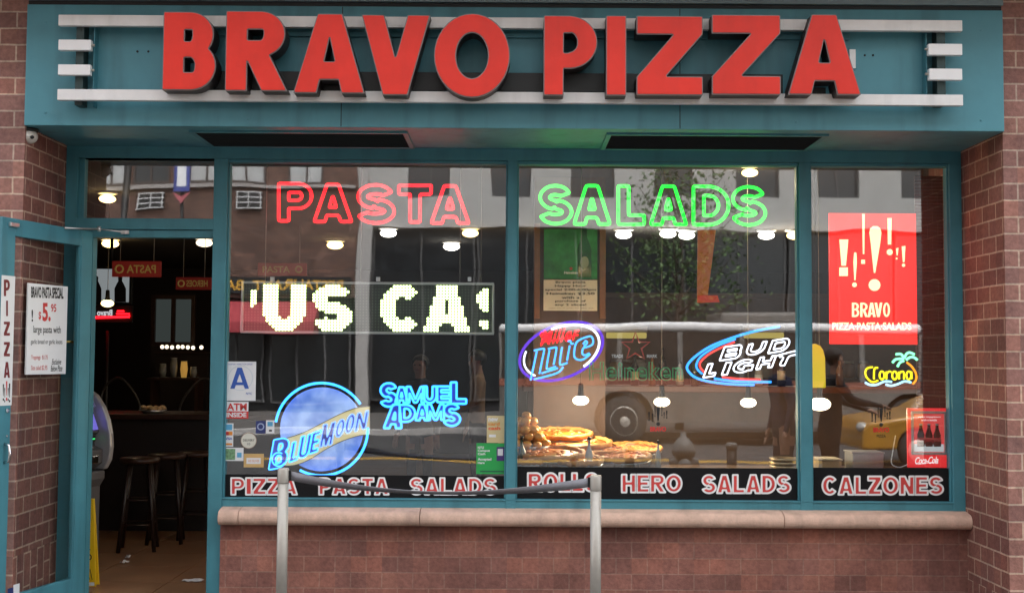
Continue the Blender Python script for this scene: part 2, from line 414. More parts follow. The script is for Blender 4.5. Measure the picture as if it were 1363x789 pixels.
def glyph(ch, W, s=.2, h=.18, grow=0.0, eps=.004, st=.02):
    key = (ch, round(W, 3), s, h, grow, eps)
    if key in GC: return GC[key]
    pad = .08 + max(0, grow)
    nx = int((W + 2 * pad + .06) / st) + 2; ny = int((1 + 2 * pad) / st) + 2
    X, Y = np.meshgrid(-pad + np.arange(nx) * st, -pad + np.arange(ny) * st)
    F = glyph_sd(ch, W, s, h, X + 1.3e-4, Y + 1.7e-4)
    if grow < 0:            # distance to the real outline, so that overlapping strokes leave no seams
        D_ = np.full(X.shape, 1e9)
        for l in contour(F, -pad, -pad, st):
            if len(l) < 6: continue
            for i in range(len(l)):
                ax, ay = l[i - 1]; bx_, by_ = l[i]; ex, ey = bx_ - ax, by_ - ay
                tt = np.clip(((X - ax) * ex + (Y - ay) * ey) / max(1e-12, ex * ex + ey * ey), 0, 1)
                D_ = np.minimum(D_, (X - ax - ex * tt) ** 2 + (Y - ay - ey * tt) ** 2)
        F = np.where(F < 0, -1, 1) * np.sqrt(D_)
    F = F - grow
    GC[key] = [simplify(l, eps) for l in contour(F, -pad, -pad, st) if len(l) > 5]
    return GC[key]
def fill_loops(loops, depth):
    cu = bpy.data.curves.new('tmp', 'CURVE'); cu.dimensions = '2D'; cu.fill_mode = 'BOTH'; cu.extrude = depth / 2
    for lp in loops:
        sp = cu.splines.new('POLY'); sp.points.add(len(lp) - 1); sp.use_cyclic_u = True
        for q, p in zip(sp.points, lp): q.co = (p[0], p[1], 0, 1)
    return _bake(cu)
def _bake(cu):
    o = bpy.data.objects.new('tmp', cu); COL.objects.link(o)
    dg = bpy.context.evaluated_depsgraph_get()
    me = bpy.data.meshes.new_from_object(o.evaluated_get(dg))
    V = [tuple(v.co) for v in me.vertices]; Fc = [tuple(p.vertices) for p in me.polygons]; Nz = [abs(p.normal.z) for p in me.polygons]
    bpy.data.objects.remove(o); bpy.data.curves.remove(cu); bpy.data.meshes.remove(me)
    return V, Fc, Nz
def text_flat(body, offset=0.0, shear=0.0, spacing=1.0, depth=0.0):
    cu = bpy.data.curves.new('tmp', 'FONT'); cu.body = body; cu.size = 1; cu.offset = offset; cu.shear = shear; cu.space_character = spacing; cu.resolution_u = 4
    cu.extrude = depth / 2
    return _bake(cu)
def put_text(mb, body, px, Y, m=0, offset=0.0, shear=0.0, spacing=1.0, rise=0.0, ital=0.0, mirror=False, fn=None):
    """print words flat on the plane Y inside the picture box px=(x0,y0,x1,y1)"""
    V, Fc, _ = text_flat(body, offset, shear, spacing)
    xs = [v[0] for v in V]; ys = [v[1] for v in V]
    a, b, c, d = min(xs), max(xs), min(ys), max(ys)
    x0, y0, x1, y1 = px; out = []
    for v in V:
        u = (v[0] - a) / (b - a); w = (v[1] - c) / (d - c)
        if mirror: u = 1 - u
        qx = x0 + u * (x1 - x0) + ital * (w - .5) * (y1 - y0); qy = y1 - w * (y1 - y0) - rise * (u - .5)
        if fn: out.append(fn(qx, qy))
        else:
            X, Z = at(qx, qy, Y); out.append((X, Y, Z))
    if mirror: Fc = [tuple(reversed(f)) for f in Fc]
    mb.add(out, Fc, m)
def letter_map(px, W, ital=0.0, rise=0.0):
    x0, y0, x1, y1 = px
    def f(x, y):
        u = x / W
        return (x0 + u * (x1 - x0) + ital * (y - .5) * (y1 - y0), y1 - y * (y1 - y0) - rise * (u - .5))
    return f
def neon_letter(mb, ch, px, Y, r, s=.26, h=.24, ital=0.0, rise=0.0, m=0, grow=-0.0, asp=None):
    x0, y0, x1, y1 = px
    W = asp if asp else (x1 - x0) / (y1 - y0)
    f = letter_map(px, W, ital, rise)
    for lp in glyph(ch, W, s, h, grow, .006):
        if len(lp) < 4: continue
        P = smooth_loop(lp)
        mb.tube([(lambda q: (at(*q, Y)[0], Y, at(*q, Y)[1]))(f(*p)) for p in P], r, True, 8, m)
def fill_letter(mb, ch, px, Y, s=.26, h=.24, ital=0.0, rise=0.0, m=0):
    x0, y0, x1, y1 = px; W = (x1 - x0) / (y1 - y0); f = letter_map(px, W, ital, rise)
    V, Fc, _ = fill_loops(glyph(ch, W, s, h), 0)
    mb.add([(lambda q: (q[0], Y, q[1]))(at(*f(v[0], v[1]), Y)) for v in V], Fc, m)
def smooth_loop(lp, maxd=.08):
    out = []
    n = len(lp)
    for i in range(n):           # keep corners but round them off a little
        a, b, c = Vector(lp[i - 1]), Vector(lp[i]), Vector(lp[(i + 1) % n])
        d1 = min((a - b).length * .45, .045); d2 = min((c - b).length * .45, .045)
        p = b + (a - b).normalized() * d1; q = b + (c - b).normalized() * d2
        out += [tuple(p), tuple(b * .5 + (p + q) * .25), tuple(q)]
    return out
def spline(pts, k=6, closed=False):
    P = [Vector(p) for p in pts]; n = len(P); out = []
    for i in range(n if closed else n - 1):
        p0 = P[(i - 1) % n] if (closed or i > 0) else P[i]; p1 = P[i]; p2 = P[(i + 1) % n]; p3 = P[(i + 2) % n] if (closed or i + 2 < n) else p2
        for j in range(k):
            t = j / k
            out.append(tuple(0.5 * ((2 * p1) + (p2 - p0) * t + (2 * p0 - 5 * p1 + 4 * p2 - p3) * t * t + (3 * p1 - p0 - 3 * p2 + p3) * t ** 3)))
    if not closed: out.append(tuple(P[-1]))
    return out
def neon_path(mb, pts, Y, r, org=(0, 0), sc=1.0, m=0, curve=True, closed=False, k=6):
    P = [(org[0] + x / sc, org[1] + y / sc) for x, y in pts]
    if curve: P = spline(P, k, closed)
    mb.tube([(at(*q, Y)[0], Y, at(*q, Y)[1]) for q in P], r, closed, 8, m)
def plate(mb, px, Y, th=0.003, m=0):
    x0, x1, z0, z1 = box_px(*px, Y); mb.box(x0, x1, Y, Y + th, z0, z1, m)
# ------------------------------------------------------------------ shared planes and levels (metres)
YG, YF, YP, YS = 0.05, 0.0, -0.665, -0.700        # glass, frame front, pier front, sign face
XL, XR = -2.965, 2.977                             # the brick opening
z_gb, z_fb, z_gt = zc(663, YG), zc(677, YF), zc(215.5, YG)
z_sof = zc(171, YS); z_st = zc(10, YS)
z_ceil = 3.06

M_teal = mat('teal_paint', (0.062, 0.235, 0.290), 0.5, 0, .12, 4, .2, 60, .4, dirt=.55)
M_tealsign = mat('teal_sign_panel', (0.085, 0.270, 0.330), 0.45, 0, .10, 2, .10, 25, .4, dirt=.6)
M_dark = mat('dark_bronze', (0.012, 0.013, 0.014), 0.45, .3, .15)
M_black = mat('black_vinyl', (0.008, 0.008, 0.009), 0.65, 0, .1, spec=.2)
M_white = mat('white_paint', (0.80, 0.80, 0.80), 0.4, 0, .03, 4, dirt=.10)
M_rail = mat('dirty_white_rail', (0.74, 0.73, 0.72), 0.45, 0, .06, 7, dirt=.35)
M_paper = mat('white_paper', (0.78, 0.79, 0.79), 0.6, 0, .02)
M_redface = mat('red_acrylic', (0.70, 0.036, 0.024), 0.36, 0, .10, 3, spec=.3, dirt=.22)
M_sill = mat('pink_cast_stone', (0.66, 0.45, 0.35), 0.85, 0, .16, 14, .8, 70, .25, dirt=.55)
M_steel = mat('brushed_steel', (0.40, 0.375, 0.335), 0.45, .35, .06, 30, .05, 200, dirt=.2)
M_chrome = mat('chrome', (0.75, 0.75, 0.76), 0.15, 1.0, .02)
M_alu = mat('satin_aluminium', (0.62, 0.62, 0.62), 0.35, .8, .04)
M_inkblack = mat('black_ink', (0.015, 0.015, 0.016), 0.6, 0, .05)
M_inkred = mat('red_ink', (0.56, 0.035, 0.035), 0.5, 0, .04)
M_concrete = mat('pavement_concrete', (0.105, 0.10, 0.095), 0.9, 0, .14, 5, .4, 60, .2, dirt=.3)
M_asphalt = mat('asphalt', (0.055, 0.055, 0.056), 0.9, 0, .2, 12, .5, 90, .25)
M_yline = mat('yellow_road_paint', (0.62, 0.36, 0.04), 0.7, 0, .15, 20)
M_kerb = mat('granite_kerb', (0.34, 0.33, 0.32), 0.85, 0, .15, 20)
M_floor = mat('brown_floor_tile', (0.30, 0.155, 0.080), 0.35, 0, .18, 4, .1, 30)
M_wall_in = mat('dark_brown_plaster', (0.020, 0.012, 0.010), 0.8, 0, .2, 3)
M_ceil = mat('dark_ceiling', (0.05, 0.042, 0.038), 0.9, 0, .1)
M_wood = mat('dark_wood', (0.04, 0.017, 0.010), 0.4, 0, .25, 14)
M_redwood = mat('reddish_wood', (0.20, 0.075, 0.04), 0.4, 0, .2, 10)
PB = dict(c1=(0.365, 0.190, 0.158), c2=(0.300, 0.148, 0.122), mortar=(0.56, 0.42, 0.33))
zj = at(1350, 199.6, YP)[1]; xj = at(1354.5, 190, YP)[0]
B_front = brick_mat('brick_front', 'x', ox=-xj, oz=-zj, **PB)
B_side = brick_mat('brick_return_shaded', 'y', ox=.03, oz=-zj, c1=(0.265, 0.115, 0.090), c2=(0.20, 0.082, 0.066), mortar=(0.47, 0.325, 0.25))  # darker copy of the front brick: shade put into the colour
B_sold = brick_mat('brick_soldier_front', 'x', soldier=True, **PB)
B_solds = brick_mat('brick_soldier_return_shaded', 'y', soldier=True, c1=(0.265, 0.115, 0.090), c2=(0.20, 0.082, 0.066), mortar=(0.47, 0.325, 0.25))  # soldier course in the same painted-in shade as the return
zk = at(500, 718.6, -0.02)[1]
B_knee = brick_mat('brick_knee_wall', 'x', ox=.02, oz=-zk, c1=(0.335, 0.148, 0.112), c2=(0.270, 0.116, 0.090), mortar=(0.35, 0.195, 0.15), mw=.008, bump=.8)
G_shop = glass_mat('shop_window_glass', .205, wave=.03, rough=.014)
G_door = glass_mat('door_glass', .06, wave=.0)
G_plain = glass_mat('plain_glass', .04, wave=0)

# ------------------------------------------------------------------ ground
def ground(name, x0, x1, y0, y1, z, m, th=.2):
    return tag(MB().box(x0, x1, y0, y1, z - th, z).build(name, m), kind='structure')
ground('ground', -150, 150, -150, 90, -0.16, M_asphalt)
ground('road', -90, 90, -18.5, -6.65, -0.14, M_asphalt, .015)
sw = MB(); 
for i in range(-26, 27):
    sw.box(i * 1.5 + .006, i * 1.5 + 1.494, -6.5, -3.26, -.14, -0.002); sw.box(i * 1.5 + .006, i * 1.5 + 1.494, -3.25, -0.02, -.14, -0.002)
tag(sw.build('sidewalk', M_concrete), kind='structure')
tag(MB().box(-80, 80, -6.65, -6.502, -.16, 0.0).build('kerb', M_kerb, bevel=.02), kind='structure')
tag(MB().box(-80, 80, -26, -18.65, -.16, -.004).build('far_sidewalk', M_concrete), kind='structure')
tag(MB().box(-80, 80, -18.648, -18.5, -.16, 0.0).build('far_kerb', M_kerb, bevel=.02), kind='structure')
yl = MB()
for y in (-12.45, -12.2): yl.box(-80, 80, y, y + .1, -.139, -.136)
tag(yl.build('road_marking', M_yline), kind='structure')
fl = MB(); 
for i in range(-14, 10):
    for j in range(0, 22):
        fl.box(i * .61 + .004, i * .61 + .606, .12 + j * .61 + .004, .12 + j * .61 + .606, -.05, 0.0)
fl.box(-9, 6.2, .0, 13.6, -.06, -.006)
tag(fl.build('floor', M_floor), kind='structure')

# ------------------------------------------------------------------ the shop building
bld = thing('shop_building', 'brick shop front with teal framed windows and open door under the big sign', 'building', (0, 0, 0))
def wallbox(mb, x0, x1, y0, y1, z0, z1, a=0, b=1):
    mb.box(x0, x1, y0, y1, z0, z1, a); n = len(mb.m)
    mb.m[n - 3] = b; mb.m[n - 1] = b
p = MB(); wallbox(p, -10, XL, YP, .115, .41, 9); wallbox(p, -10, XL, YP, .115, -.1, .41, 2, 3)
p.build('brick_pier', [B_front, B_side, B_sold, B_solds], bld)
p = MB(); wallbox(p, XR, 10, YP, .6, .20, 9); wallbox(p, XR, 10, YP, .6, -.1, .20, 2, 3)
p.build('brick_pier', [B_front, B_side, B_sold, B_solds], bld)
z_cap = z_st + 0.072
p = MB(); wallbox(p, XL, XR, YP + .004, .3, z_cap, 9); p.build('upper_wall', [B_front, B_side], bld)
xw0 = at(277, 640, YF)[0]; xw1 = at(295.5, 640, YF)[0]
wallbox(q := MB(), xw1, XR, -.02, .10, -.1, z_fb - .105, 0, 0); q.build('knee_wall', [B_knee], bld)
# moulded stone sill in four lengths
sill = MB(); zs1, zs0 = zc(681, -.10), zc(701, -.10)
xs = [xw1 + .005, at(318, 690, -.1)[0], at(559, 690, -.1)[0], at(1043, 690, -.1)[0], XR - .003]
hh = (zs1 - zs0) / 2
prof = [(.02, zs1 + .012), (-.045, zs1 + .008)] + [(-.085 - hh * math.sin(R(a)) * .9, zs1 - hh + hh * math.cos(R(a))) for a in range(0, 181, 15)] + [(-.03, zs0), (.02, zs0)]
for i in range(4):
    a, b = xs[i] + .0025, xs[i + 1] - .0025
    sill.prism(prof, lambda y, z: (a, y, z), lambda y, z: (b, y, z))
so_ = sill.build('stone_sill', M_sill, bld)
for f_ in so_.data.polygons: f_.use_smooth = False
# unseen ledge added over the sign to shade its top
MB().box(-10, 10, YP - .50, YP + .004, 3.88, 4.10).build('added_shade_ledge', mat('brown_stone', (.22, .16, .13), .85, 0, .15, 6, .3, 60), bld, bevel=.02)
# window wall: header, frame with three lights
xm1 = (at(672.8, 660, YF)[0], at(686.3, 660, YF)[0]); xm2 = (at(1065.5, 600, YF)[0], at(1081.5, 600, YF)[0]); xr = at(1268.5, 640, YF)[0]
MB().box(XL, XR, .0, .12, z_gt, z_ceil + .1).build('header', M_teal, bld)
fm = MB()
fm.box(xw0, xw1, -.006, .11, -.02, z_gt)
fm.box(xw1, xr, .003, .10, z_fb - .004, z_gb)
fm.box(xw1, xr, -.004, .03, z_gb - .010, z_gb - .001)     # thin light bead on the bottom rail
for a, b in (xm1, xm2): fm.box(a, b, -.004, .104, z_fb - .004, z_gt)
fm.box(xr, XR, -.004, .104, z_fb - .004, z_gt)
for a, b in ((xw1, xm1[0]), (xm1[1], xm2[0]), (xm2[1], xr)):
    fm.box(a, b, .012, .09, z_gt - .022, z_gt - .001)
    fm.box(a, a + .010, .02, .085, z_gb, z_gt - .022); fm.box(b - .010, b, .02, .085, z_gb, z_gt - .022)
wf = fm.build('shop_window', M_teal, bld, bevel=.0035)
for a, b in ((xw1, xm1[0]), (xm1[1], xm2[0]), (xm2[1], xr)):
    MB().box(a + .0095, b - .0095, YG, YG + .006, z_gb - .003, z_gt - .018).build('pane', G_shop, wf)
# door side: jamb, transom, rails
xt0, xt1 = at(103, 250, YF)[0], xw0
zt0, zt1 = at(190, 290.7, YF)[1], at(190, 210.5, YF)[1]
zh1, zh0 = at(190, 305, YF)[1], at(190, 315.5, YF)[1]
fm = MB(); fm.box(XL, xt0, -.002, .11, 0, z_gt); fm.box(xt0, at(115, 600, YF)[0], .03, .108, 0, zh0); fm.box(xt0, xt1, .0, .10, zh1, zt0); fm.box(xt0, xt1, .02, .10, zh0, zh1 - .004)
fm.box(xt0, xt1, .002, .10, zt1, z_gt + .0); fm.box(xt0, xt0 + .035, .03, .09, zt0, zt1)
tw = fm.build('transom_window', M_teal, bld, bevel=.003)
MB().box(xt0 + .03, xt1 - .001, YG, YG + .006, zt0 - .002, zt1 + .002).build('pane', G_shop, tw)
# the rest of the shop inside
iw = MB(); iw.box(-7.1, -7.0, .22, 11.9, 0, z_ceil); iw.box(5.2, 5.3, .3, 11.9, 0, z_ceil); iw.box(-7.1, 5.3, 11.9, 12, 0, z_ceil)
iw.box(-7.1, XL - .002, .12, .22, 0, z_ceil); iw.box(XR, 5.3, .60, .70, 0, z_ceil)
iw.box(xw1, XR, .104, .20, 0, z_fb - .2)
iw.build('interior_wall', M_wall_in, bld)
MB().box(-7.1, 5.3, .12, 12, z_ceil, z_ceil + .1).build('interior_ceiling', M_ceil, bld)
# reveal of the right end of the window: brown slatted blind seen through the right-hand glass
bl = MB(); xb = at(1222, 440, .30)[0]
for i in range(88): bl.rbox((xb + .10, .34, z_gb + .10 + i * .024), (.20, .012, .020), rx=R(25))
bl.build('slatted_blind', mat('brown_slats', (.10, .038, .026), .55, 0, .12), bld)

# ------------------------------------------------------------------ door leaf (a part of the building), swung out to the left
HG = Vector((-2.792, -.012, 0)); FE = Vector((-3.022, -.855, 0)); DU = (FE - HG); LW = DU.length; DU.normalize(); DN = Vector((-DU.y, DU.x, 0))
if DN.x < 0: DN = -DN
def leaf(u, n, z): return HG + DU * u + DN * n + Vector((0, 0, z))
def leaf_at(px, py, off=0.024):
    d = CROT @ Vector(((px - W0 / 2) / FPX, -(py - H0 / 2) / FPX, -1.0)); p0 = HG + DN * off
    t = (p0 - CAM).dot(DN) / d.dot(DN); return CAM + d * t
def leaf_uz(px, py, off=.024):
    p_ = leaf_at(px, py, off); return (p_ - HG).dot(DU), p_.z
def leafbox(mb, u0, u1, n0, n1, z0, z1, m=0):
    P = [leaf(u, n, z) for z in (z0, z1) for u, n in ((u0, n0), (u1, n0), (u1, n1), (u0, n1))]
    mb.add(P, [(0, 3, 2, 1), (4, 5, 6, 7), (0, 1, 5, 4), (1, 2, 6, 5), (2, 3, 7, 6), (3, 0, 4, 7)], m)
zd1 = at(116, 309, YF)[1] ; zd0 = .015
dr = MB(); leafbox(dr, 0, .115, -.022, .022, zd0, zd1); leafbox(dr, LW - .115, LW, -.022, .022, zd0, zd1)
leafbox(dr, .115, LW - .115, -.021, .021, zd1 - .105, zd1); leafbox(dr, .115, LW - .115, -.021, .021, zd0, .185)
leafbox(dr, .115, .127, -.016, .016, .185, zd1 - .105); leafbox(dr, LW - .127, LW - .115, -.016, .016, .185, zd1 - .105)
door = dr.build('door', M_teal, bld, bevel=.004)
g = MB(); leafbox(g, .120, LW - .120, -.003, .003, .180, zd1 - .10); g.build('pane', G_door, door)
hb = MB(); u_, z_ = leaf_uz(6, 603); 
hb.tube([leaf(u_, .022, z_ + .055), leaf(u_ - .0, .055, z_ + .045), leaf(u_, .06, z_), leaf(u_, .055, z_ - .045), leaf(u_, .022, z_ - .055)], .009)
hb.build('handle', M_chrome, door)
hb = MB(); u_, z_ = leaf_uz(9, 546); leafbox(hb, u_ - .012, u_ + .012, .02, .035, z_ - .012, z_ + .012); hb.build('lock', M_chrome, door, bevel=.003); hb = MB(); u_, z_ = leaf_uz(9, 580); leafbox(hb, u_ - .006, u_ + .006, .02, .03, z_ - .006, z_ + .006)
hb.build('lock', M_chrome, door, bevel=.003)
hb = MB(); u_, z_ = leaf_uz(16, 299); leafbox(hb, u_ - .05, u_ + .03, .022, .04, z_ - .012, z_ + .012); hb.build('latch_plate', M_alu, door, bevel=.003)
# brass push bar across the glass
pb = MB(); zb = leaf_uz(30, 453)[1]
pb.tube([leaf(.10, -.02, zb), leaf(.12, -.05, zb), leaf(LW - .12, -.05, zb), leaf(LW - .10, -.02, zb)], .008)
pb.build('push_bar', mat('brass', (.62, .40, .12), .25, 1, .04), door)
# closer arm between the door and the frame head
ca = MB(); a0 = leaf_at(86, 303.5, .03); a1 = Vector((at(132, 305, -.05)[0], -.05, at(132, 305, -.05)[1])); a2 = Vector((at(166, 309, -.02)[0], -.025, at(166, 309, -.02)[1]))
ca.tube([a0, a1], .006); ca.tube([a1, a2], .006); ca.cyl(a1 + Vector((0, 0, -.015)), a1 + Vector((0, 0, .018)), .011)
ca.rbox(a2 + Vector((.0, .012, 0)), (.05, .02, .022)); ca.build('door_closer_arm', M_alu, door)

# ------------------------------------------------------------------ the big sign
sign = thing('shop_sign', 'long teal sign box with big red raised letters and white rails over the shop front', 'shop sign', (0, YS, z_sof))
sx0, sx1 = XL + .006, XR - .004
pm = MB(); pm.box(sx0, sx1, YS, .0, z_sof, z_st); pm.build('panel', M_tealsign, sign, bevel=.004)
MB().box(sx0 + .004, sx1 - .004, YS + .012, -.1, z_st + .001, z_st + .026).build('seam', M_dark, sign)
MB().box(sx0, sx1, YS - .012, -.1, z_st + .027, z_cap - .002).build('cap_flashing', mat('grey_blue_flashing', (.20, .27, .29), .5, .2, .08), sign, bevel=.003)
for px_ in (455, 905):
    x, _ = at(px_, 90, YS); MB().box(x - .0025, x + .0025, YS - .0012, YS + .002, z_sof + .004, z_st - .004).build('panel_joint', M_dark, sign)
for px_, py_ in ((60, 30), (60, 150), (330, 158), (620, 160), (760, 160), (1060, 162), (1306, 40), (1306, 160)):
    x, z = at(px_, py_, YS); MB().lathe((x, YS + .001, z), [(.009, 0), (.007, -.004)], 10, axis='y').build('rivet', M_tealsign, sign)
# soffit louvres
def soffit_pt(px, py): return atz(px, py, z_sof)
for (xa, xb) in ((262, 545), (806, 1100)):
    p0 = soffit_pt(xa, 181); p1 = soffit_pt(xb, 181)
    x0, x1 = p0.x, p1.x; y0, y1 = -.58, -.05
    lv = MB(); 
    lv.box(x0, x1, y0, y0 + .03, z_sof - .012, z_sof - .001); lv.box(x0, x1, y1 - .03, y1, z_sof - .012, z_sof - .001)
    lv.box(x0, x0 + .03, y0 + .03, y1 - .03, z_sof - .012, z_sof - .001); lv.box(x1 - .03, x1, y0 + .03, y1 - .03, z_sof - .012, z_sof - .001)
    lo = lv.build('soffit_louvre', M_teal, sign)
    sl_ = MB(); n = 16
    for i in range(n): sl_.rbox(((x0 + x1) / 2, y0 + .045 + i * (y1 - y0 - .09) / (n - 1), z_sof - .007), (x1 - x0 - .064, .024, .003), rx=R(28))
    sl_.build('slats', M_dark, lo)
# rails and brackets
YR = YS - .115
def rail(px, name='rail'):
    x0, x1, z0, z1 = box_px(*px, YR); return MB().box(x0, x1, YR, YR + .035, z0, z1).build(name, M_rail if x1 - x0 > 1 else M_white, sign, bevel=.003)
rail((77.5, 23.5, 1281, 38)); rail((76, 122.5, 1282, 137))
rail((77.5, 53, 121, 67)); rail((77, 86, 120, 100)); rail((1236, 58.5, 1281, 73.5)); rail((1237, 91.5, 1281, 106.5))
for a, b in ((97.5, 108), (1250, 1261.5)):
    x0, x1, z0, z1 = box_px(a, 26, b, 137, YR)
    MB().box(x0, x1, YR + .036, YS + .002, z0 - .006, z1 + .0).build('bracket', mat('dark_green_steel', (.022, .045, .045), .5, .2), sign, bevel=.002)
    s_ = 1 if a < 500 else -1
    MB().box((x1 if s_ > 0 else x0) + s_ * .055, (x1 if s_ > 0 else x0) + s_ * .060, YR + .05, YS + .002, z0 - .01, z1).build('bracket', M_teal, sign)
for i, (px_, py_) in enumerate(((123.5, 61), (123, 94), (1233.5, 66), (1234, 99))):
    x, z = at(px_, py_, YR + .02); MB().cyl((x - .012, YR + .018, z), (x + .012, YR + .018, z), .008, n=8).build('bolt', M_steel, sign)
# wireway box behind the letters
x0, x1, z0, z1 = box_px(285, 99, 1040, 124, YS - .03)
MB().box(x0, x1, YS - .07, YS + .002, z0, z1).build('wireway', M_dark, sign, bevel=.003)
x0, x1, z0, z1 = box_px(240, 44, 1130, 51, YS - .01)
MB().box(x0, x1, YS - .02, YS + .002, z0, z1).build('wireway', M_tealsign, sign, bevel=.003)
# raised letters
YL0, YL1 = YS - .205, YS - .080
LET = [('B', 217.7, 17, 288.5, 121, .27, .23), ('R', 301, 16, 380, 122, .27, .23), ('A', 391.5, 19.5, 486.5, 125, .27, .2), ('V', 481, 21, 572.6, 127.5, .27, .2),
       ('O', 577.7, 19, 679, 131, .26, .23), ('P', 723.5, 22, 795, 128, .25, .22), ('I', 806.5, 22, 833.5, 128, .26, .2), ('Z', 847, 22.5, 935, 127.5, .27, .235),
       ('Z', 947, 21, 1038.4, 127, .27, .235), ('A', 1048, 20.5, 1145, 127, .27, .2)]
M_letside = mat('dark_letter_return', (.025, .016, .016), .45, .2, .2)
M_lettrim = mat('grey_trim_cap', (.20, .17, .17), .4, .3, .05)
for ch, x0, y0, x1, y1, s, h in LET:
    X0, X1, Z0, Z1 = box_px(x0, y0, x1, y1, YL0); W = (X1 - X0) / (Z1 - Z0); H = Z1 - Z0
    hz = {'A': .26}.get(ch, h)
    lp = glyph(ch, W, s, hz, 0, .0012, .0125)
    V, Fc, Nz = fill_loops(lp, YL1 - YL0)
    mb = MB(); ym = (YL0 + YL1) / 2
    mb.add([(X0 + v[0] * H, ym - v[2], Z0 + v[1] * H) for v in V], Fc, 0)
    for i, nz in enumerate(Nz): mb.m[i] = 0 if nz > .5 else 1
    lo = mb.build('letter', [M_letside, M_letside], sign)
    # trim cap outline and the red face set in it
    V, Fc, Nz = fill_loops(lp, .012)
    mb = MB(); mb.add([(X0 + v[0] * H, YL0 - .006 - v[2], Z0 + v[1] * H) for v in V], Fc, 0); mb.build('trim_cap', M_lettrim, lo)
    V, Fc, Nz = fill_loops(glyph(ch, W, s, hz, -.013, .0012, .0125), .008)
    mb = MB(); mb.add([(X0 + v[0] * H, YL0 - .013 - v[2], Z0 + v[1] * H) for v in V], Fc, 0); mb.build('letter_face', M_redface, lo)
    # stand-offs back to the panel
    for k in (.3, .7):
        xx = X0 + (X1 - X0) * k
    MB().box(X0 + (X1 - X0) * .40, X0 + (X1 - X0) * .60, YL1 - .004, YS - .066, Z0 + .03, Z0 + .075).build('standoff', M_dark, lo)
# a small white junction plate beside the last letter
plm = MB(); plate(plm, (1131, 66, 1139, 91), YS - .02, .02); plm.build('junction_plate', M_white, sign)
for a, b in ((183, 69), (1151, 74), (1162, 74), (197.5, 69)):
    x, z = at(a, b, YS); MB().cyl((x, YS - .002, z), (x, YS + .004, z), .007, n=10).build('screw_hole', M_dark, sign)
# ------------------------------------------------------------------ neon and other signs hung just inside the glass
YN = 0.105
def T0(px, Y=YN): x0, x1, z0, z1 = box_px(*px, Y); return ((x0 + x1) / 2, Y, z0)
N_red = glow('neon_red', (1.0, .004, .008), 6.5)
N_green = glow('neon_green', (.004, 1.0, .025), 3.5)
N_cyan = glow('neon_cyan', (.03, .27, 1.0), 4.2)
N_blue = glow('neon_blue', (.05, .28, 1.0), 2.2)
N_pale = glow('neon_pale_blue', (.12, .28, 1.0), 2.6)
N_white = glow('neon_white', (.80, .85, 1.0), 3.2)
N_violet = glow('neon_violet', (.10, .03, .50), 1.8)
N_yellow = glow('neon_yellow', (1.0, .80, .005), 2.2)
N_orange = glow('neon_orange', (1.0, .28, .005), 2.0)
N_mint = glow('neon_mint', (.22, 1.0, .45), 2.4)
N_sky = glow('neon_sky', (.33, .76, 1.0), 2.2)
N_pink = glow('neon_coral', (1.0, .07, .06), 1.9)
M_tubeg = mat('unlit_green_tube', (.08, .55, .22), .3, 0, .1)
M_tuber = mat('unlit_red_tube', (.62, .06, .055), .3, 0, .1)
M_clear = mat('clear_bracket', (.45, .45, .45), .2, .2)
def hangers(mb, pts, Y, z1):
    for px, py in pts:
        x, z = at(px, py, Y); mb.cyl((x, Y, z), (x, Y, z1), .0016, n=5)
# word in red neon
t = thing('neon_sign', 'red outlined neon lettering in the top of the left window, reading PASTA', 'neon sign', T0((370, 243, 625, 298)), 'neon signs in the windows')
for ch, a, b, y0, y1 in (('P', 371, 415, 244.5, 294), ('A', 418, 468, 245.5, 295), ('S', 475.5, 525, 246, 297), ('T', 531, 574, 247, 295.5), ('A', 574, 624, 247.5, 297)):
    mb = MB(); neon_letter(mb, ch, (a, y0, b, y1), YN, .0104, .27, .24); mb.build('letter', N_red, t)
# word in green neon
t = thing('neon_sign', 'green outlined neon lettering in the top of the middle window, reading SALADS', 'neon sign', T0((717, 246, 1020, 300)), 'neon signs in the windows')
for ch, a, b in (('S', 718, 761), ('A', 764, 812), ('L', 823, 857.5), ('A', 866, 913.5), ('D', 923, 970), ('S', 974.5, 1019)):
    mb = MB(); neon_letter(mb, ch, (a, 247 + (a - 717) * .006, b, 298 + (a - 717) * .006), YN, .0108, .27, .24); mb.build('letter', N_green, t)
# transformer wires of both words
# ------------------------------------------------------------------ moving-message LED sign
YD = .12
t = thing('led_sign', 'scrolling dot matrix display with bright yellow green letters in a thin white frame', 'LED sign', T0((322, 375, 657, 444), YD))
x0, x1, z0, z1 = box_px(322, 375.5, 657.5, 444.5, YD)
fr = MB(); w = .016
fr.box(x0, x1, YD - .03, YD + .05, z1 - w, z1); fr.box(x0, x1, YD - .03, YD + .05, z0, z0 + w); fr.box(x0, x0 + w * .8, YD - .03, YD + .05, z0 + w, z1 - w); fr.box(x1 - w * .8, x1, YD - .03, YD + .05, z0 + w, z1 - w)
fr.build('frame', mat('pale_grey_metal', (.50, .52, .50), .4, .3), t, bevel=.003)
MB().box(x0 + .012, x1 - .012, YD, YD + .04, z0 + .012, z1 - .012).build('matrix_panel', mat('led_panel', (.022, .030, .022), .5, 0, .1), t)
NC, NR = 80, 16; pitch = (x1 - x0 - 2 * w) / NC; pz = (z1 - z0 - 2 * w - .004) / NR
bm_ = np.zeros((NR, NC), bool)
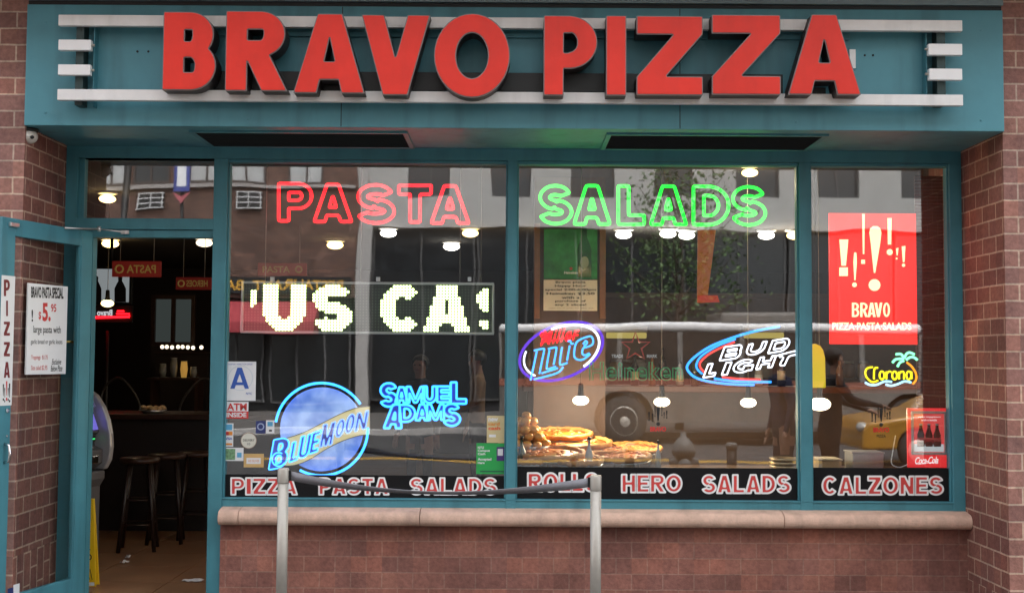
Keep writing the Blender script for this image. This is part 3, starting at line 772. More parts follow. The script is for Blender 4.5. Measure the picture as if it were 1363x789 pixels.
def stamp(ch, c0, cols, cut=None, s=.30, h=.235):
    W = cols / NR
    X, Y = np.meshgrid((np.arange(cols) + .5) / NR, 1 - (np.arange(NR) + .5) / NR)
    F = glyph_sd(ch, W, s, h, X, Y) < .005
    for r in range(NR):
        for c in range(cols):
            cc = c0 + c
            if F[r, c] and 0 <= cc < NC and (cut is None or cc < cut): bm_[r, cc] = True
stamp('U', 6, 14); stamp('S', 22, 13); stamp('C', 44, 14); stamp('A', 58, 15, s=.31); stamp('S', 75, 14, cut=79)
bm_[2:8, 2] = True; bm_[2:7, 3] = True
lit, off = MB(), MB()
for r in range(NR):
    for c in range(NC):
        X = x0 + w + (c + .5) * pitch; Z = z1 - w - .002 - (r + .5) * pz; rr = pitch * (.49 if bm_[r, c] else .24)
        k = 8 if bm_[r, c] else 4
        (lit if bm_[r, c] else off).add([(X + rr * math.cos(2 * math.pi * j / k + .4), YD - (.004 if bm_[r, c] else .002), Z + rr * math.sin(2 * math.pi * j / k + .4)) for j in range(k)], [tuple(range(k))])
off.build('dark_dots', mat('unlit_led', (.10, .13, .085), .4), t, recalc=False)['kind'] = 'stuff'
lit.build('lit_dots', glow('led_lime', (.74, 1.0, .33), 5.0), t, recalc=False)['kind'] = 'stuff'
for q_ in (353, 480, 612, 640): hc = MB(); hangers(hc, ((q_, 378),), YD + .02, z_ceil - .08); hc.build('hanging_wire', M_steel, t)
for px_ in (362, 503, 625):
    X, Z = at(px_, 371, YD); MB().box(X - .012, X + .012, YD, YD + .03, Z - .015, Z + .012).build('hanger_clip', M_white, t)

# ------------------------------------------------------------------ round beer sign
t = thing('neon_sign', 'round blue moon shaped neon beer sign with tan banner, low in the left window', 'neon sign', T0((361, 510, 491, 632)), 'neon signs in the windows')
xc, zc_ = at(428, 571, YN + .03); rad = at(428 + 58.5, 571, YN + .03)[0] - xc
def moon_mat():
    m, tt, out = nodes_of('moon_panel'); N = tt.nodes; K = tt.links
    b = N.new('ShaderNodeBsdfPrincipled'); K.new(b.outputs[0], out.inputs[0]); b.inputs['Roughness'].default_value = .3
    tc = N.new('ShaderNodeTexCoord'); nz = N.new('ShaderNodeTexNoise'); nz.inputs['Scale'].default_value = 5.5; nz.inputs['Detail'].default_value = 3; K.new(tc.outputs['Object'], nz.inputs[0])
    rp = N.new('ShaderNodeValToRGB'); e = rp.color_ramp.elements; e[0].position = .32; e[1].position = .66; e[0].color = (.09, .19, .56, 1); e[1].color = (.36, .50, .82, 1)
    K.new(nz.outputs['Fac'], rp.inputs[0]); K.new(rp.outputs[0], b.inputs['Base Color']); K.new(rp.outputs[0], b.inputs['Emission Color']); b.inputs['Emission Strength'].default_value = .75 * EM
    return m
MB().lathe((xc, YN + .03, zc_), [(rad * .93, 0), (rad * .95, .004), (rad * .95, .012)], 48, axis='y', smooth=False).build('moon_disc', moon_mat(), t)
O1, S1 = (345, 500), 5.6375
mb = MB()
def arc_px(cx, cy, r_, a0, a1, n=30): return [(cx + r_ * math.cos(R(a0 + (a1 - a0) * i / n)), cy - r_ * math.sin(R(a0 + (a1 - a0) * i / n))) for i in range(n + 1)]
neon_path(mb, arc_px(428, 571, 61.5, 171, 33), YN, .0085, curve=False); neon_path(mb, arc_px(428, 571, 61.5, 2, -118), YN, .0085, curve=False)
mb.build('ring_tube', N_cyan, t)
top = spline([(100, 480), (190, 470), (330, 425), (480, 350), (620, 280), (730, 240), (832, 228)], 5); bot = spline([(832, 437), (740, 450), (620, 490), (500, 550), (380, 625), (280, 665), (190, 672), (110, 640)], 5)
LP = top + bot
def mp_(Y): return lambda x, y: (lambda q: (q[0], Y, q[1]))(at(O1[0] + x / S1, O1[1] + y / S1, Y))
MB().prism(LP, mp_(YN + .018), mp_(YN + .026)).build('banner', luminous('tan_banner', (.56, .46, .20), .75), t)
ed = MB(); ed.tube([mp_(YN + .016)(*q) for q in LP], .0028, True, 6); ed.build('banner_edge', mat('brown_edge', (.10, .07, .03), .5), t)
M_fillb = mat('blue_letter_paint', (.03, .06, .30), .5)
lets = [('B', 361, 583, 384, 623), ('L', 387, 587, 398, 613), ('U', 398.5, 579, 412.5, 609), ('E', 413.5, 574, 425, 602)]
for ch, a, b, c, d in lets:
    mb = MB(); fill_letter(mb, ch, (a, b, c, d), YN + .013, {'B': .20, 'L': .17, 'U': .16, 'E': .17}[ch], .16, .18, 4.0, 1); neon_letter(mb, ch, (a, b, c, d), YN + .004, .0048, {'B': .20, 'L': .17, 'U': .16, 'E': .17}[ch], .16, .18, 4.0); mb.build('letter', [N_cyan, M_fillb], t)
mb = MB(); neon_path(mb, arc_px(371, 611, 9, 60, 330, 18), YN - .004, .005, curve=False); neon_path(mb, arc_px(371, 611, 4.5, 60, 330, 14), YN - .004, .004, curve=False); mb.build('curl', N_cyan, t)
for ch, a, b, c, d in [('M', 428, 563, 444, 593), ('O', 447, 558, 458.5, 581), ('O', 460, 551, 472, 576), ('N', 474, 548, 488.5, 572)]:
    mb = MB(); fill_letter(mb, ch, (a, b, c, d), YN + .013, {'M': .13, 'O': .16, 'N': .15}[ch], .15, .18, 4.0, 1); neon_letter(mb, ch, (a, b, c, d), YN + .004, .0040, {'M': .13, 'O': .16, 'N': .15}[ch], .15, .18, 4.0); mb.build('letter', [N_pale, M_fillb], t)
# ------------------------------------------------------------------ two-line cyan sign
t = thing('neon_sign', 'cyan neon beer sign in two lines of joined capitals beside the round moon sign', 'neon sign', T0((504, 508, 622, 571)), 'neon signs in the windows')
MBb = MB()
for ch, a, b, c, d, it in (('S', 506, 509.5, 529, 541, 0), ('A', 526, 515, 543, 536, 0), ('M', 541, 514.5, 565, 535.5, 0), ('U', 563, 514, 581, 536, 0), ('E', 582, 514, 599, 535, 0), ('L', 600, 508.5, 620.5, 537, 0),
                           ('A', 513, 538, 537, 569.5, .15), ('D', 532, 538.5, 552.5, 561, 0), ('A', 553, 538, 571, 559, 0), ('M', 568.5, 538, 591, 558.5, 0), ('S', 590, 537, 612.5, 566.5, 0)):
    mb = MB(); fill_letter(mb, ch, (a, b, c, d), YN + .010, {'M': .20, 'A': .25, 'U': .24, 'E': .25}.get(ch, .27), .22, it, 0, 1); neon_letter(mb, ch, (a, b, c, d), YN, .0076, {'M': .20, 'A': .25, 'U': .24, 'E': .25}.get(ch, .27), .22, it, 0); mb.build('letter', [N_cyan, M_fillb], t)
# ------------------------------------------------------------------ oval beer sign
t = thing('neon_sign', 'tilted oval neon beer sign in violet, white and blue, left in the middle window', 'neon sign', T0((691, 430, 803, 508)), 'neon signs in the windows')
def ell(cx, cy, a, b, rot, t0, t1, n=40):
    o = []
    for i in range(n + 1):
        th = R(t0 + (t1 - t0) * i / n); x, y = a * math.cos(th), b * math.sin(th)
        o.append((cx + x * math.cos(R(rot)) - y * math.sin(R(rot)), cy - (x * math.sin(R(rot)) + y * math.cos(R(rot)))))
    return o
mb = MB(); neon_path(mb, ell(747, 467.5, 58, 35, 22, 0, 360, 56)[:-1], YN + .02, .0095, curve=False, closed=True); mb.build('outer_oval', N_violet, t)
mb = MB(); neon_path(mb, ell(747.5, 467.5, 52.5, 32, 22, 92, -68), YN, .0075, curve=False); neon_path(mb, ell(747.5, 467.5, 52.5, 32, 22, 146, 212, 20), YN, .006, curve=False); mb.build('inner_oval', N_white, t)
O2, S2 = (690, 425), 9.283
mb = MB()
for pl in ([(190, 385), (300, 362), (318, 380), (290, 520), (260, 672)], [(228, 392), (190, 570), (150, 752)], [(365, 365), (455, 345), (470, 368), (435, 560)], [(385, 378), (350, 580), (372, 610), (465, 578)],
           [(540, 340), (512, 530), (532, 558), (608, 535)], [(610, 272), (640, 265), (655, 300), (685, 295)], [(635, 320), (600, 510)],
           [(800, 352), (900, 320), (925, 270), (905, 215), (860, 212), (760, 250), (710, 300), (688, 420), (703, 478), (760, 500), (820, 482), (890, 425)], [(800, 350), (788, 405), (800, 435), (830, 440), (880, 415)], [(800, 305), (830, 265), (850, 290), (810, 330)],
           [(190, 740), (470, 665), (555, 585)], [(285, 665), (490, 600)]):
    neon_path(mb, pl, YN - .004, .0062, O2, S2, k=4)
mb.build('lettering', glow('neon_azure', (.05, .30, 1.0), 3.0), t)
mb = MB(); put_text(mb, 'Miller', (720, 436, 771, 456), YN - .006, 0, .004, .25, 1.12, 8.5, .1); neon_path(mb, [(330, 275), (560, 235), (740, 190)], YN - .006, .0045, O2, S2); 
neon_path(mb, [(340, 200), (300, 165), (275, 190), (300, 215), (370, 175), (400, 150)], YN - .006, .0045, O2, S2); mb.build('script', N_red, t)
# ------------------------------------------------------------------ unlit green sign with a star
t = thing('neon_sign', 'unlit green neon beer lettering under a red outlined star in the middle window', 'neon sign', T0((783, 440, 909, 508), YN + .012), 'neon signs in the windows')
O3, S3 = (780, 435), 9.736
mb = MB(); neon_path(mb, [(640, 68), (687, 195), (826, 195), (717, 280), (760, 413), (640, 340), (528, 410), (565, 280), (460, 195), (600, 195)], YN + .012, .0062, O3, S3, curve=False, closed=True); mb.build('star', M_tuber, t)
V, Fc, _ = text_flat('Heineken', .022, 0, 1.12)
def bloops(V, Fc):
    from collections import Counter
    key = lambda i: (round(V[i][0], 4), round(V[i][1], 4))
    cnt = Counter(); 
    for f in Fc:
        for i in range(len(f)): cnt[(key(f[i]), key(f[(i + 1) % len(f)]))] += 1
    nx = {a: b for (a, b) in cnt if (b, a) not in cnt}
    lp = []
    while nx:
        k0 = next(iter(nx)); l = [k0]; k = nx.pop(k0)
        while k != k0 and k in nx: l.append(k); k = nx.pop(k)
        lp.append(l)
    return lp
LPS = bloops(V, Fc); xs_ = [v[0] for v in V]; ys_ = [v[1] for v in V]; xa, xb_, ya, yb = min(xs_), max(xs_), min(ys_), max(ys_)
mb = MB()
for l in LPS:
    if len(l) < 4: continue
    mb.tube([(lambda q: (q[0], YN + .012, q[1]))(at(785 + (p[0] - xa) / (xb_ - xa) * 123, 506 - (p[1] - ya) / (yb - ya) * 24.5, YN + .012)) for p in simplify(l, .004)], .0042, True, 6)
mb.build('lettering', M_tubeg, t)
mb = MB(); put_text(mb, 'TRADE', (814, 471.5, 829.5, 476), YN + .012, 0, .02); put_text(mb, 'MARK', (861, 471.5, 875, 476), YN + .012, 0, .02); mb.build('small_lettering', M_white, t)
# ------------------------------------------------------------------ swoosh sign
t = thing('neon_sign', 'slanted white neon beer lettering inside blue and red swooshes, right of the green sign', 'neon sign', T0((914, 432, 1063, 514)), 'neon signs in the windows')
O4, S4 = (905, 425), 8.018
mb = MB()
neon_path(mb, [(1065, 75), (800, 125), (560, 195), (330, 285), (170, 390), (85, 480), (85, 545), (170, 620), (330, 665), (560, 690), (795, 697)], YN, .0082, O4, S4)
neon_path(mb, [(595, 210), (450, 260), (330, 320), (220, 400), (176, 480), (190, 535), (240, 582)], YN, .0068, O4, S4); neon_path(mb, [(365, 630), (600, 660), (975, 667)], YN, .0082, O4, S4)
mb.build('blue_swoosh', glow('neon_swoosh_blue', (.03, .27, 1.0), 2.6), t)
mb = MB(); neon_path(mb, [(585, 240), (440, 300), (310, 370), (222, 450), (215, 505), (258, 562)], YN, .0070, O4, S4); neon_path(mb, [(450, 615), (650, 635), (858, 640)], YN, .0070, O4, S4); mb.build('red_swoosh', N_pink, t)
def q4(a, b, c, d): return (O4[0] + a / S4, O4[1] + b / S4, O4[0] + c / S4, O4[1] + d / S4)
for ch, a, b, c, d, ri in (('B', 450, 280, 655, 425, 30), ('U', 715, 250, 905, 375, 34), ('D', 965, 210, 1165, 345, 34), ('L', 275, 468, 395, 612, 20), ('I', 470, 458, 528, 590, 6), ('G', 575, 428, 785, 565, 26), ('H', 835, 395, 1005, 520, 24)):
    mb = MB(); x0, y0, x1, y1 = q4(a, b, c, d); neon_letter(mb, ch, (x0, y0, x1, y1), YN - .006, .0052, .34, .25, .38, ri / S4); mb.build('letter', N_white, t)
mb = MB(); neon_path(mb, [(1000, 395), (1235, 335), (1248, 352), (1235, 375), (1165, 395), (1120, 480), (1105, 490), (1075, 490), (1072, 470), (1105, 405), (1060, 400)], YN - .006, .0052, O4, S4, k=3); mb.build('letter', N_white, t)
# ------------------------------------------------------------------ palm sign
t = thing('neon_sign', 'small yellow neon beer script with a green palm and blue waves in the right window', 'neon sign', T0((1150, 466, 1223, 515)), 'neon signs in the windows')
O5, S5 = (1140, 455), 11.27
mb = MB()
for pl in ([(325, 575), (240, 600), (165, 545), (133, 470), (150, 405), (200, 382), (245, 376)], [(262, 560), (265, 430), (282, 388), (322, 388)], [(450, 560), (450, 440)], [(450, 475), (490, 442), (520, 450)], [(640, 560), (640, 442)], [(640, 475), (680, 442), (710, 462), (712, 560)], [(825, 440), (828, 556)]):
    neon_path(mb, pl, YN, .0062, O5, S5)
for cx_, cy_ in ((382, 500), (572, 500), (785, 500)): neon_path(mb, [(cx_ + 36 * math.cos(a / 10 * 6.283), cy_ + 60 * math.sin(a / 10 * 6.283)) for a in range(10)], YN, .0062, O5, S5, closed=True, k=3)
mb.build('script', N_yellow, t)
mb = MB(); neon_path(mb, [(130, 605), (200, 640), (300, 640), (420, 592), (530, 597)], YN, .0075, O5, S5); neon_path(mb, [(440, 635), (520, 655), (620, 630), (720, 590), (820, 605)], YN, .0075, O5, S5); mb.build('wave', N_sky, t)
mb = MB(); neon_path(mb, [(755, 305), (830, 370), (890, 470), (895, 560), (845, 630)], YN, .007, O5, S5); mb.build('palm_trunk', N_orange, t)
mb = MB()
for pl in ([(590, 185), (660, 180), (700, 220), (700, 262)], [(540, 310), (590, 260), (690, 250)], [(615, 372), (650, 310), (712, 280)], [(720, 240), (750, 180), (800, 158), (870, 187)], [(745, 270), (800, 230), (860, 230), (915, 268)]): neon_path(mb, pl, YN, .0085, O5, S5)
mb.build('palm_fronds', N_mint, t)
# ------------------------------------------------------------------ red poster with exclamation marks
YQ = .16
t = thing('poster', 'tall bright red backlit poster with cream exclamation marks in the right window', 'poster', T0((1104, 284, 1220, 458), YQ))
mb = MB(); plate(mb, (1104, 284, 1220, 458), YQ, .012); mb.build('panel', luminous('poster_red', (.80, .012, .008), 1.9), t)
O6, S6 = (1050, 200), 3.157
M_cream = luminous('poster_cream', (.95, .78, .40), 1.7)
mb = MB()
def f6(Y): return lambda x, y: (lambda q: (q[0], Y, q[1]))(at(O6[0] + x / S6, O6[1] + y / S6, Y))
def mk(pl): mb.prism(pl, f6(YQ - .004), f6(YQ - .0005))
def dot6(x, y, r_, n=14): mk([(x + r_ * math.cos(6.283 * i / n), y + r_ * math.sin(6.283 * i / n)) for i in range(n)])
mk([(212, 375), (250, 375), (240, 485), (221, 485)]); mk([(212, 492), (248, 492), (248, 528), (212, 528)])
mk([(274, 432), (278, 428), (284, 432), (286, 470), (280, 546), (275, 546), (271, 470)]); dot6(276, 565, 10)
mk([(308, 268), (319, 268), (317, 436), (311, 436)]); mk([(304, 460), (320, 460), (320, 477), (304, 477)])
mk([(338, 345), (342, 328), (354, 319), (372, 319), (384, 328), (389, 345), (384, 390), (363, 515), (357, 515), (344, 390)]); dot6(360, 566, 25)
mk([(414, 285), (432, 285), (430, 396), (416, 396)]); dot6(424, 428, 13)
mk([(450, 412), (461, 410), (457, 442), (453, 442)]); dot6(453, 455, 4)
mk([(474, 404), (490, 402), (486, 470), (479, 470)]); dot6(482, 483, 7)
mb.build('exclamation_marks', M_cream, t)
mb = MB(); x0 = 0
for ch, a, b in (('B', 265, 296), ('R', 300, 331), ('A', 331, 365), ('V', 360, 393), ('O', 396, 425)):
    W = .5; F_ = letter_map((O6[0] + a / S6, O6[1] + 640 / S6, O6[0] + b / S6, O6[1] + 700 / S6), W)
    V, Fc, _ = fill_loops(glyph(ch, W, .15, .13), .0); mb.add([(lambda q: (q[0], YQ - .003, q[1]))(at(*F_(v[0], v[1]), YQ - .003)) for v in V], Fc)
put_text(mb, 'PIZZA\u00b7PASTA\u00b7SALADS', (1108, 429, 1213, 439), YQ - .003, 0, .02)
mb.build('lettering', M_cream, t)
# ------------------------------------------------------------------ cola sign; its colours given a glow in place of daylight
t = thing('poster', 'framed red cola sign showing three bottles, in the lower right window corner', 'poster', T0((1208, 543, 1265, 622), .10))
mb = MB(); plate(mb, (1208, 543, 1265, 622), .10, .02); mb.build('board', luminous('cola_red_glow', (.74, .025, .03), .75), t, bevel=.004)
fr = MB(); x0, x1, z0, z1 = box_px(1213, 547, 1260, 605, .094); w = .016
fr.box(x0, x1, .090, .099, z1 - w, z1); fr.box(x0, x1, .090, .099, z0, z0 + w); fr.box(x0, x0 + w, .090, .099, z0 + w, z1 - w); fr.box(x1 - w, x1, .090, .099, z0 + w, z1 - w); fr.build('silver_frame', M_alu, t, bevel=.002)
mb = MB(); mb.box(x0 + w, x1 - w, .0985, .0995, z0 + w, z1 - w); mb.build('picture', luminous('cola_picture_glow', (.55, .05, .05), .8), t)
mb = MB(); mbl = MB()
ice = MB(); ice.box(x0 + w + .003, x1 - w - .003, .0965, .098, z0 + w + .004, z0 + w + .055); ice.build('ice', luminous('ice_grey_glow', (.5, .53, .55), .6), t)
for k in range(3):
    cx_ = x0 + (x1 - x0) * (.27 + .23 * k); zb_ = z0 + .055; s_ = .155
    mb.lathe((cx_, .093, zb_), [(.024, 0), (.027, .02), (.022, .05), (.025, .075), (.012, .115), (.009, .14)], 12); mb.lathe((cx_, .093, zb_ + .139), [(.0105, 0), (.0105, .012)], 10, 1)
    mbl.lathe((cx_, .093, zb_), [(.0277, .03), (.026, .058)], 12)
for mm in (mb, mbl): mm.v = [(x, .0965 - (.0965 - .004 - y) * .1 if False else .094 + (y - .093) * .12, z) for x, y, z in mm.v]
mb.build('bottle', [mat('cola_brown', (.10, .014, .01), .2, 0, .2), M_alu], t); mbl.build('bottle_label', M_inkred, t)
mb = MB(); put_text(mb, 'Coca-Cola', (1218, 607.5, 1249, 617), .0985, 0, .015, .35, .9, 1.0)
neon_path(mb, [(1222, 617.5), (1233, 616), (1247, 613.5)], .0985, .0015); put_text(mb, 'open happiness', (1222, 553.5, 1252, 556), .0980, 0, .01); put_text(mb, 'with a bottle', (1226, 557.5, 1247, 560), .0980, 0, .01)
mb.build('lettering', luminous('cola_white_glow', (.8, .8, .8), .8), t)
mb = MB(); neon_path(mb, [(415, 436), (404, 500), (400, 545), (430, 560), (470, 545)], .11, .0035, (1050, 430), 2.923); mb.build('power_cord', M_white, t)
# ------------------------------------------------------------------ black lettered bands along the foot of the glass
M_bandred = mat('band_red', (.66, .065, .06), .45)
YB = YG - .004
def band(px, words, label):
    t = thing('vinyl_band', label, 'window lettering', T0(px, YB), 'black lettered bands along the foot of the windows')
    mb = MB(); plate(mb, px, YB, .0036); mb.build('band', M_black, t)
    for wd_, bx in words:
        wt = sum({'I': .30, 'L': .68, 'A': .86, 'O': .92, 'S': .80, 'R': .82, 'H': .8, 'N': .8, 'C': .84, 'E': .7, 'P': .76, 'Z': .74, 'T': .74, 'D': .82}[c] for c in wd_)
        gaps = .10 * (len(wd_) - 1); x = bx[0]; sc_ = (bx[2] - bx[0]) / (wt + gaps); H = bx[3] - bx[1]
        mb = MB()
        for c in wd_:
            wc = {'I': .30, 'L': .68, 'A': .86, 'O': .92, 'S': .80, 'R': .82, 'H': .8, 'N': .8, 'C': .84, 'E': .7, 'P': .76, 'Z': .74, 'T': .74, 'D': .82}[c] * sc_
            W = wc / H; F_ = letter_map((x, bx[1], x + wc, bx[3]), W)
            for gr, Yq, m_ in ((.070, YB - .0012, 0), (-.040, YB - .0024, 1)):
                V, Fc, _ = fill_loops(glyph(c, W, .24, .20, gr), 0)
                mb.add([(lambda q: (q[0], Yq, q[1]))(at(*F_(v[0], v[1]), Yq)) for v in V], Fc, m_)
            x += wc + .10 * sc_
        mb.build('lettering', [mat('band_white', (.90, .90, .90), .4, 0, .01), M_bandred], t)
band((296.5, 632, 672, 662.3), (('PIZZA', (308, 636, 395, 657.5)), ('PASTA', (425, 636, 517, 657.5)), ('SALADS', (546, 636, 661, 657.5))), 'black band with PIZZA PASTA SALADS in white edged red letters, under the left window')
band((687, 622, 1065, 664.5), (('ROLLS', (703, 629.5, 796, 653.5)), ('HERO', (828, 631.5, 907, 654.5)), ('SALADS', (935, 632, 1052, 655.5))), 'black band with ROLLS HERO SALADS in white edged red letters, under the middle window')
band((1082, 622.5, 1268, 668.5), (('CALZONES', (1095, 634, 1255, 657.5)),), 'black band with the single word CALZONES, under the right window')
# ------------------------------------------------------------------ stickers and cards on the glass
YK = YG - .0022
def sticker(name, px, label, cat, m, group='stickers on the left window', Y=YK, bev=.0):
    t = thing(name, label, cat, T0(px, Y), group); mb = MB(); plate(mb, px, Y, .0018); mb.build('card', m, t); return t
def ink(t, name, m, fn, Y=YK - .0008):
    mb = MB(); fn(mb, Y); return mb.build(name, m, t)
M_cardw = mat('card_white', (.74, .76, .78), .4, 0, .03)
M_blue = mat('blue_ink', (.03, .10, .42), .5); M_lblue = mat('light_blue_ink', (.10, .38, .62), .5); M_green = mat('green_card', (.02, .36, .08), .45); M_beige = mat('beige_card', (.60, .50, .27), .5)
M_orange = mat('orange_ink', (.70, .25, .03), .5); M_purple = mat('purple_ink', (.06, .025, .16), .5); M_tan = mat('tan_card', (.60, .40, .16), .5); M_navy = mat('navy_card', (.025, .04, .16), .4)
def flatglyph(mb, ch, px, Y, s=.2, h=.18):
    W = (px[2] - px[0]) / (px[3] - px[1]); F_ = letter_map(px, W); V, Fc, _ = fill_loops(glyph(ch, W, s, h), 0)
    mb.add([(lambda q: (q[0], Y, q[1]))(at(*F_(v[0], v[1]), Y)) for v in V], Fc)
def bx(mb, px, Y): plate(mb, px, Y, .0006)
t = sticker('grade_card', (299.5, 481, 340.5, 533), 'white inspection card with large blue letter A, uppermost at the left window edge', 'card', M_cardw)
ink(t, 'lettering', M_blue, lambda mb, Y: (flatglyph(mb, 'A', (306.5, 489, 331.5, 517), Y, .19, .15), put_text(mb, 'SANITARY INSPECTION GRADE', (304, 483.5, 336, 485.5), Y), put_text(mb, 'NYC', (327.5, 522, 335.5, 525), Y, 0, .02)))
ink(t, 'seal', mat('pale_blue_ring', (.58, .64, .70), .5), lambda mb, Y: mb.lathe((at(320, 503, Y)[0], Y + .0004, at(320, 503, Y)[1]), [(.078, 0), (.083, 0)] , 32, axis='y', cap=False))
t = sticker('atm_sticker', (299, 534.5, 330.5, 556.8), 'small red and white sticker saying ATM INSIDE, under the letter card', 'sticker', M_cardw)
ink(t, 'red_half', M_inkred, lambda mb, Y: bx(mb, (299, 547, 330.5, 556.8), Y)); ink(t, 'lettering', M_inkred, lambda mb, Y: put_text(mb, 'ATM', (302, 536.5, 328.5, 546), Y, 0, .03)); ink(t, 'lettering', M_cardw, lambda mb, Y: put_text(mb, 'INSIDE', (301.5, 548.6, 328, 555), Y - .001, 0, .03))
t = sticker('payment_sticker', (298.5, 563, 310.5, 594), 'narrow upright strip of four payment card logos at the window edge', 'sticker', M_cardw)
ink(t, 'logo', M_lblue, lambda mb, Y: bx(mb, (300, 564.5, 309, 572), Y)); ink(t, 'logo', M_inkred, lambda mb, Y: bx(mb, (299.5, 574, 304.5, 579), Y)); ink(t, 'logo', M_orange, lambda mb, Y: bx(mb, (304.5, 574, 309.5, 579), Y)); ink(t, 'logo', M_blue, lambda mb, Y: put_text(mb, 'VISA', (299.8, 581.5, 309.2, 585), Y, 0, .03)); ink(t, 'logo', M_orange, lambda mb, Y: bx(mb, (300, 589.5, 309, 592), Y))
t = thing('round_sticker', 'round cream sticker with a thin brown rim and small print on the left window', 'sticker', T0((320, 575, 342, 597), YK), 'stickers on the left window')
X, Z = at(331, 586, YK); MB().lathe((X, YK, Z), [(.052, 0), (.052, .0018)], 32, axis='y', smooth=False).build('card', mat('cream_card', (.66, .66, .58), .5), t)
ink(t, 'rim', mat('brown_rim', (.30, .20, .14), .5), lambda mb, Y: mb.lathe((X, Y + .0006, Z), [(.049, 0), (.053, 0)], 32, axis='y', cap=False)); ink(t, 'lettering', M_inkblack, lambda mb, Y: (put_text(mb, 'DELIVERY', (323.5, 584, 338.5, 587), Y, 0, .01), put_text(mb, '10', (329, 589, 333, 592), Y)))
t = sticker('navy_sticker', (340.5, 560, 353.5, 576.5), 'navy blue square sticker with a pale round emblem, left of the white logo sticker', 'sticker', M_navy)
X1, Z1 = at(347, 567.5, YK); ink(t, 'emblem', mat('pale_emblem', (.35, .42, .60), .5), lambda mb, Y: mb.lathe((X1, Y + .0006, Z1), [(.016, 0), (.024, 0)], 20, axis='y', cap=False))
t = sticker('logo_sticker', (354, 559, 365, 576.5), 'small white sticker with a blue square above grey print, next to the round moon sign', 'sticker', M_cardw)
ink(t, 'logo', M_lblue, lambda mb, Y: bx(mb, (356, 561, 363, 567), Y)); ink(t, 'print', M_inkblack, lambda mb, Y: bx(mb, (358, 571.5, 362, 574), Y))
t = sticker('photo_sticker', (298.5, 595.5, 324, 613), 'pale sticker with a green and blue city picture at the lower window edge', 'sticker', M_cardw)
ink(t, 'picture', mat('sticker_picture', (.16, .30, .16), .5, 0, .8, 55), lambda mb, Y: bx(mb, (300, 597, 313, 611.5), Y)); ink(t, 'logo', M_lblue, lambda mb, Y: bx(mb, (315.5, 602, 321.5, 608.5), Y))
t = sticker('tan_sticker', (324.5, 603.5, 351, 621.5), 'tan sticker with a white printed panel, lowest on the left window', 'sticker', M_tan)
ink(t, 'panel', M_cardw, lambda mb, Y: bx(mb, (328, 609, 347, 617), Y)); ink(t, 'print', M_orange, lambda mb, Y: put_text(mb, 'WE DELIVER', (330, 611.5, 345, 614.5), Y - .0008))
t = sticker('beige_sticker', (648, 553, 672, 589), 'beige upright card sticker reading card cash, at the right edge of the left window', 'sticker', M_beige, None)
ink(t, 'lettering', M_cardw, lambda mb, Y: (put_text(mb, 'new', (650, 556, 663, 560.5), Y, 0, .03), bx(mb, (651, 578, 660, 581.5), Y))); ink(t, 'lettering', M_orange, lambda mb, Y: put_text(mb, 'card', (650, 561.5, 665, 566), Y, 0, .03)); ink(t, 'lettering', mat('red_orange_ink', (.70, .10, .03), .5), lambda mb, Y: put_text(mb, 'cash', (650, 567, 666, 572), Y, 0, .035))
t = sticker('green_sticker', (634, 589.5, 672, 630.5), 'green card reading Campus Cash Accepted Here, under the beige sticker', 'sticker', M_green, None)
ink(t, 'lettering', M_cardw, lambda mb, Y: (put_text(mb, 'NYU', (636, 593.5, 644, 597), Y, 0, .03), put_text(mb, 'Campus', (636, 597.8, 652, 601.5), Y, 0, .03), put_text(mb, 'Cash', (636, 602, 646, 605.2), Y, 0, .03), put_text(mb, 'Accepted', (636, 609, 654, 613.5), Y, 0, .03), put_text(mb, 'Here', (636, 614, 645, 617), Y, 0, .03)))
ink(t, 'panel', M_purple, lambda mb, Y: bx(mb, (661, 594.5, 672, 613), Y)); ink(t, 'panel', M_cardw, lambda mb, Y: bx(mb, (662.5, 597, 669.5, 606), Y - .0007)); ink(t, 'stripe', mat('dark_green_ink', (.015, .12, .06), .5), lambda mb, Y: bx(mb, (639, 626, 671, 628), Y))
# exclamation-mark decals with the shop's small red name
def decal(cx_, cy_, label, sc_=1.0, sub=None):
    t = thing('window_decal', label, 'window decal', T0((cx_ - 13, cy_ - 20, cx_ + 13, cy_ + 14), YK), 'small shop name decals on the glass')
    mb = MB()
    for dx, y0, y1, w_, dr in ((-12, -12, -3, 1.2, 1.2), (-7.5, -10, -1, 1.0, 1.0), (-4, -20, -8, .9, .9), (0, -18, 0, 2.4, 2.6), (5, -20, -9, .9, .9), (8, -12, -6, .9, .9), (11.5, -14, -6, 1.1, 1.1)):
        P = [(cx_ + dx - w_, cy_ + y0), (cx_ + dx + w_, cy_ + y0), (cx_ + dx + w_ * .35, cy_ + y1), (cx_ + dx - w_ * .35, cy_ + y1)]
        mb.add([(lambda q: (q[0], YK, q[1]))(at(*p_, YK)) for p_ in P], [(0, 1, 2, 3)])
        mb.add([(lambda q: (q[0], YK, q[1]))(at(cx_ + dx + dr * math.cos(i * .785), cy_ + y1 + dr * 1.5 + dr * math.sin(i * .785), YK)) for i in range(8)], [tuple(range(8))])
    mb.build('exclamation_marks', M_inkblack, t)
    mb = MB(); put_text(mb, 'BRAVO', (cx_ - 10.5, cy_ + 7.5, cx_ + 10.5, cy_ + 14), YK, 0, .04); mb.build('lettering', mat('decal_red', (.65, .03, .03), .4), t)
    if sub: mb = MB(); put_text(mb, sub, (cx_ - 6, cy_ + 17, cx_ + 6, cy_ + 21), YK, 0, .01); mb.build('small_lettering', M_inkblack, t)
decal(876, 560, 'small exclamation mark decal with red name on the middle window, between the pendant lamps')
decal(1173, 561, 'small exclamation mark decal with red name on the right window, left of the cola sign', 1, 'PIZZA')

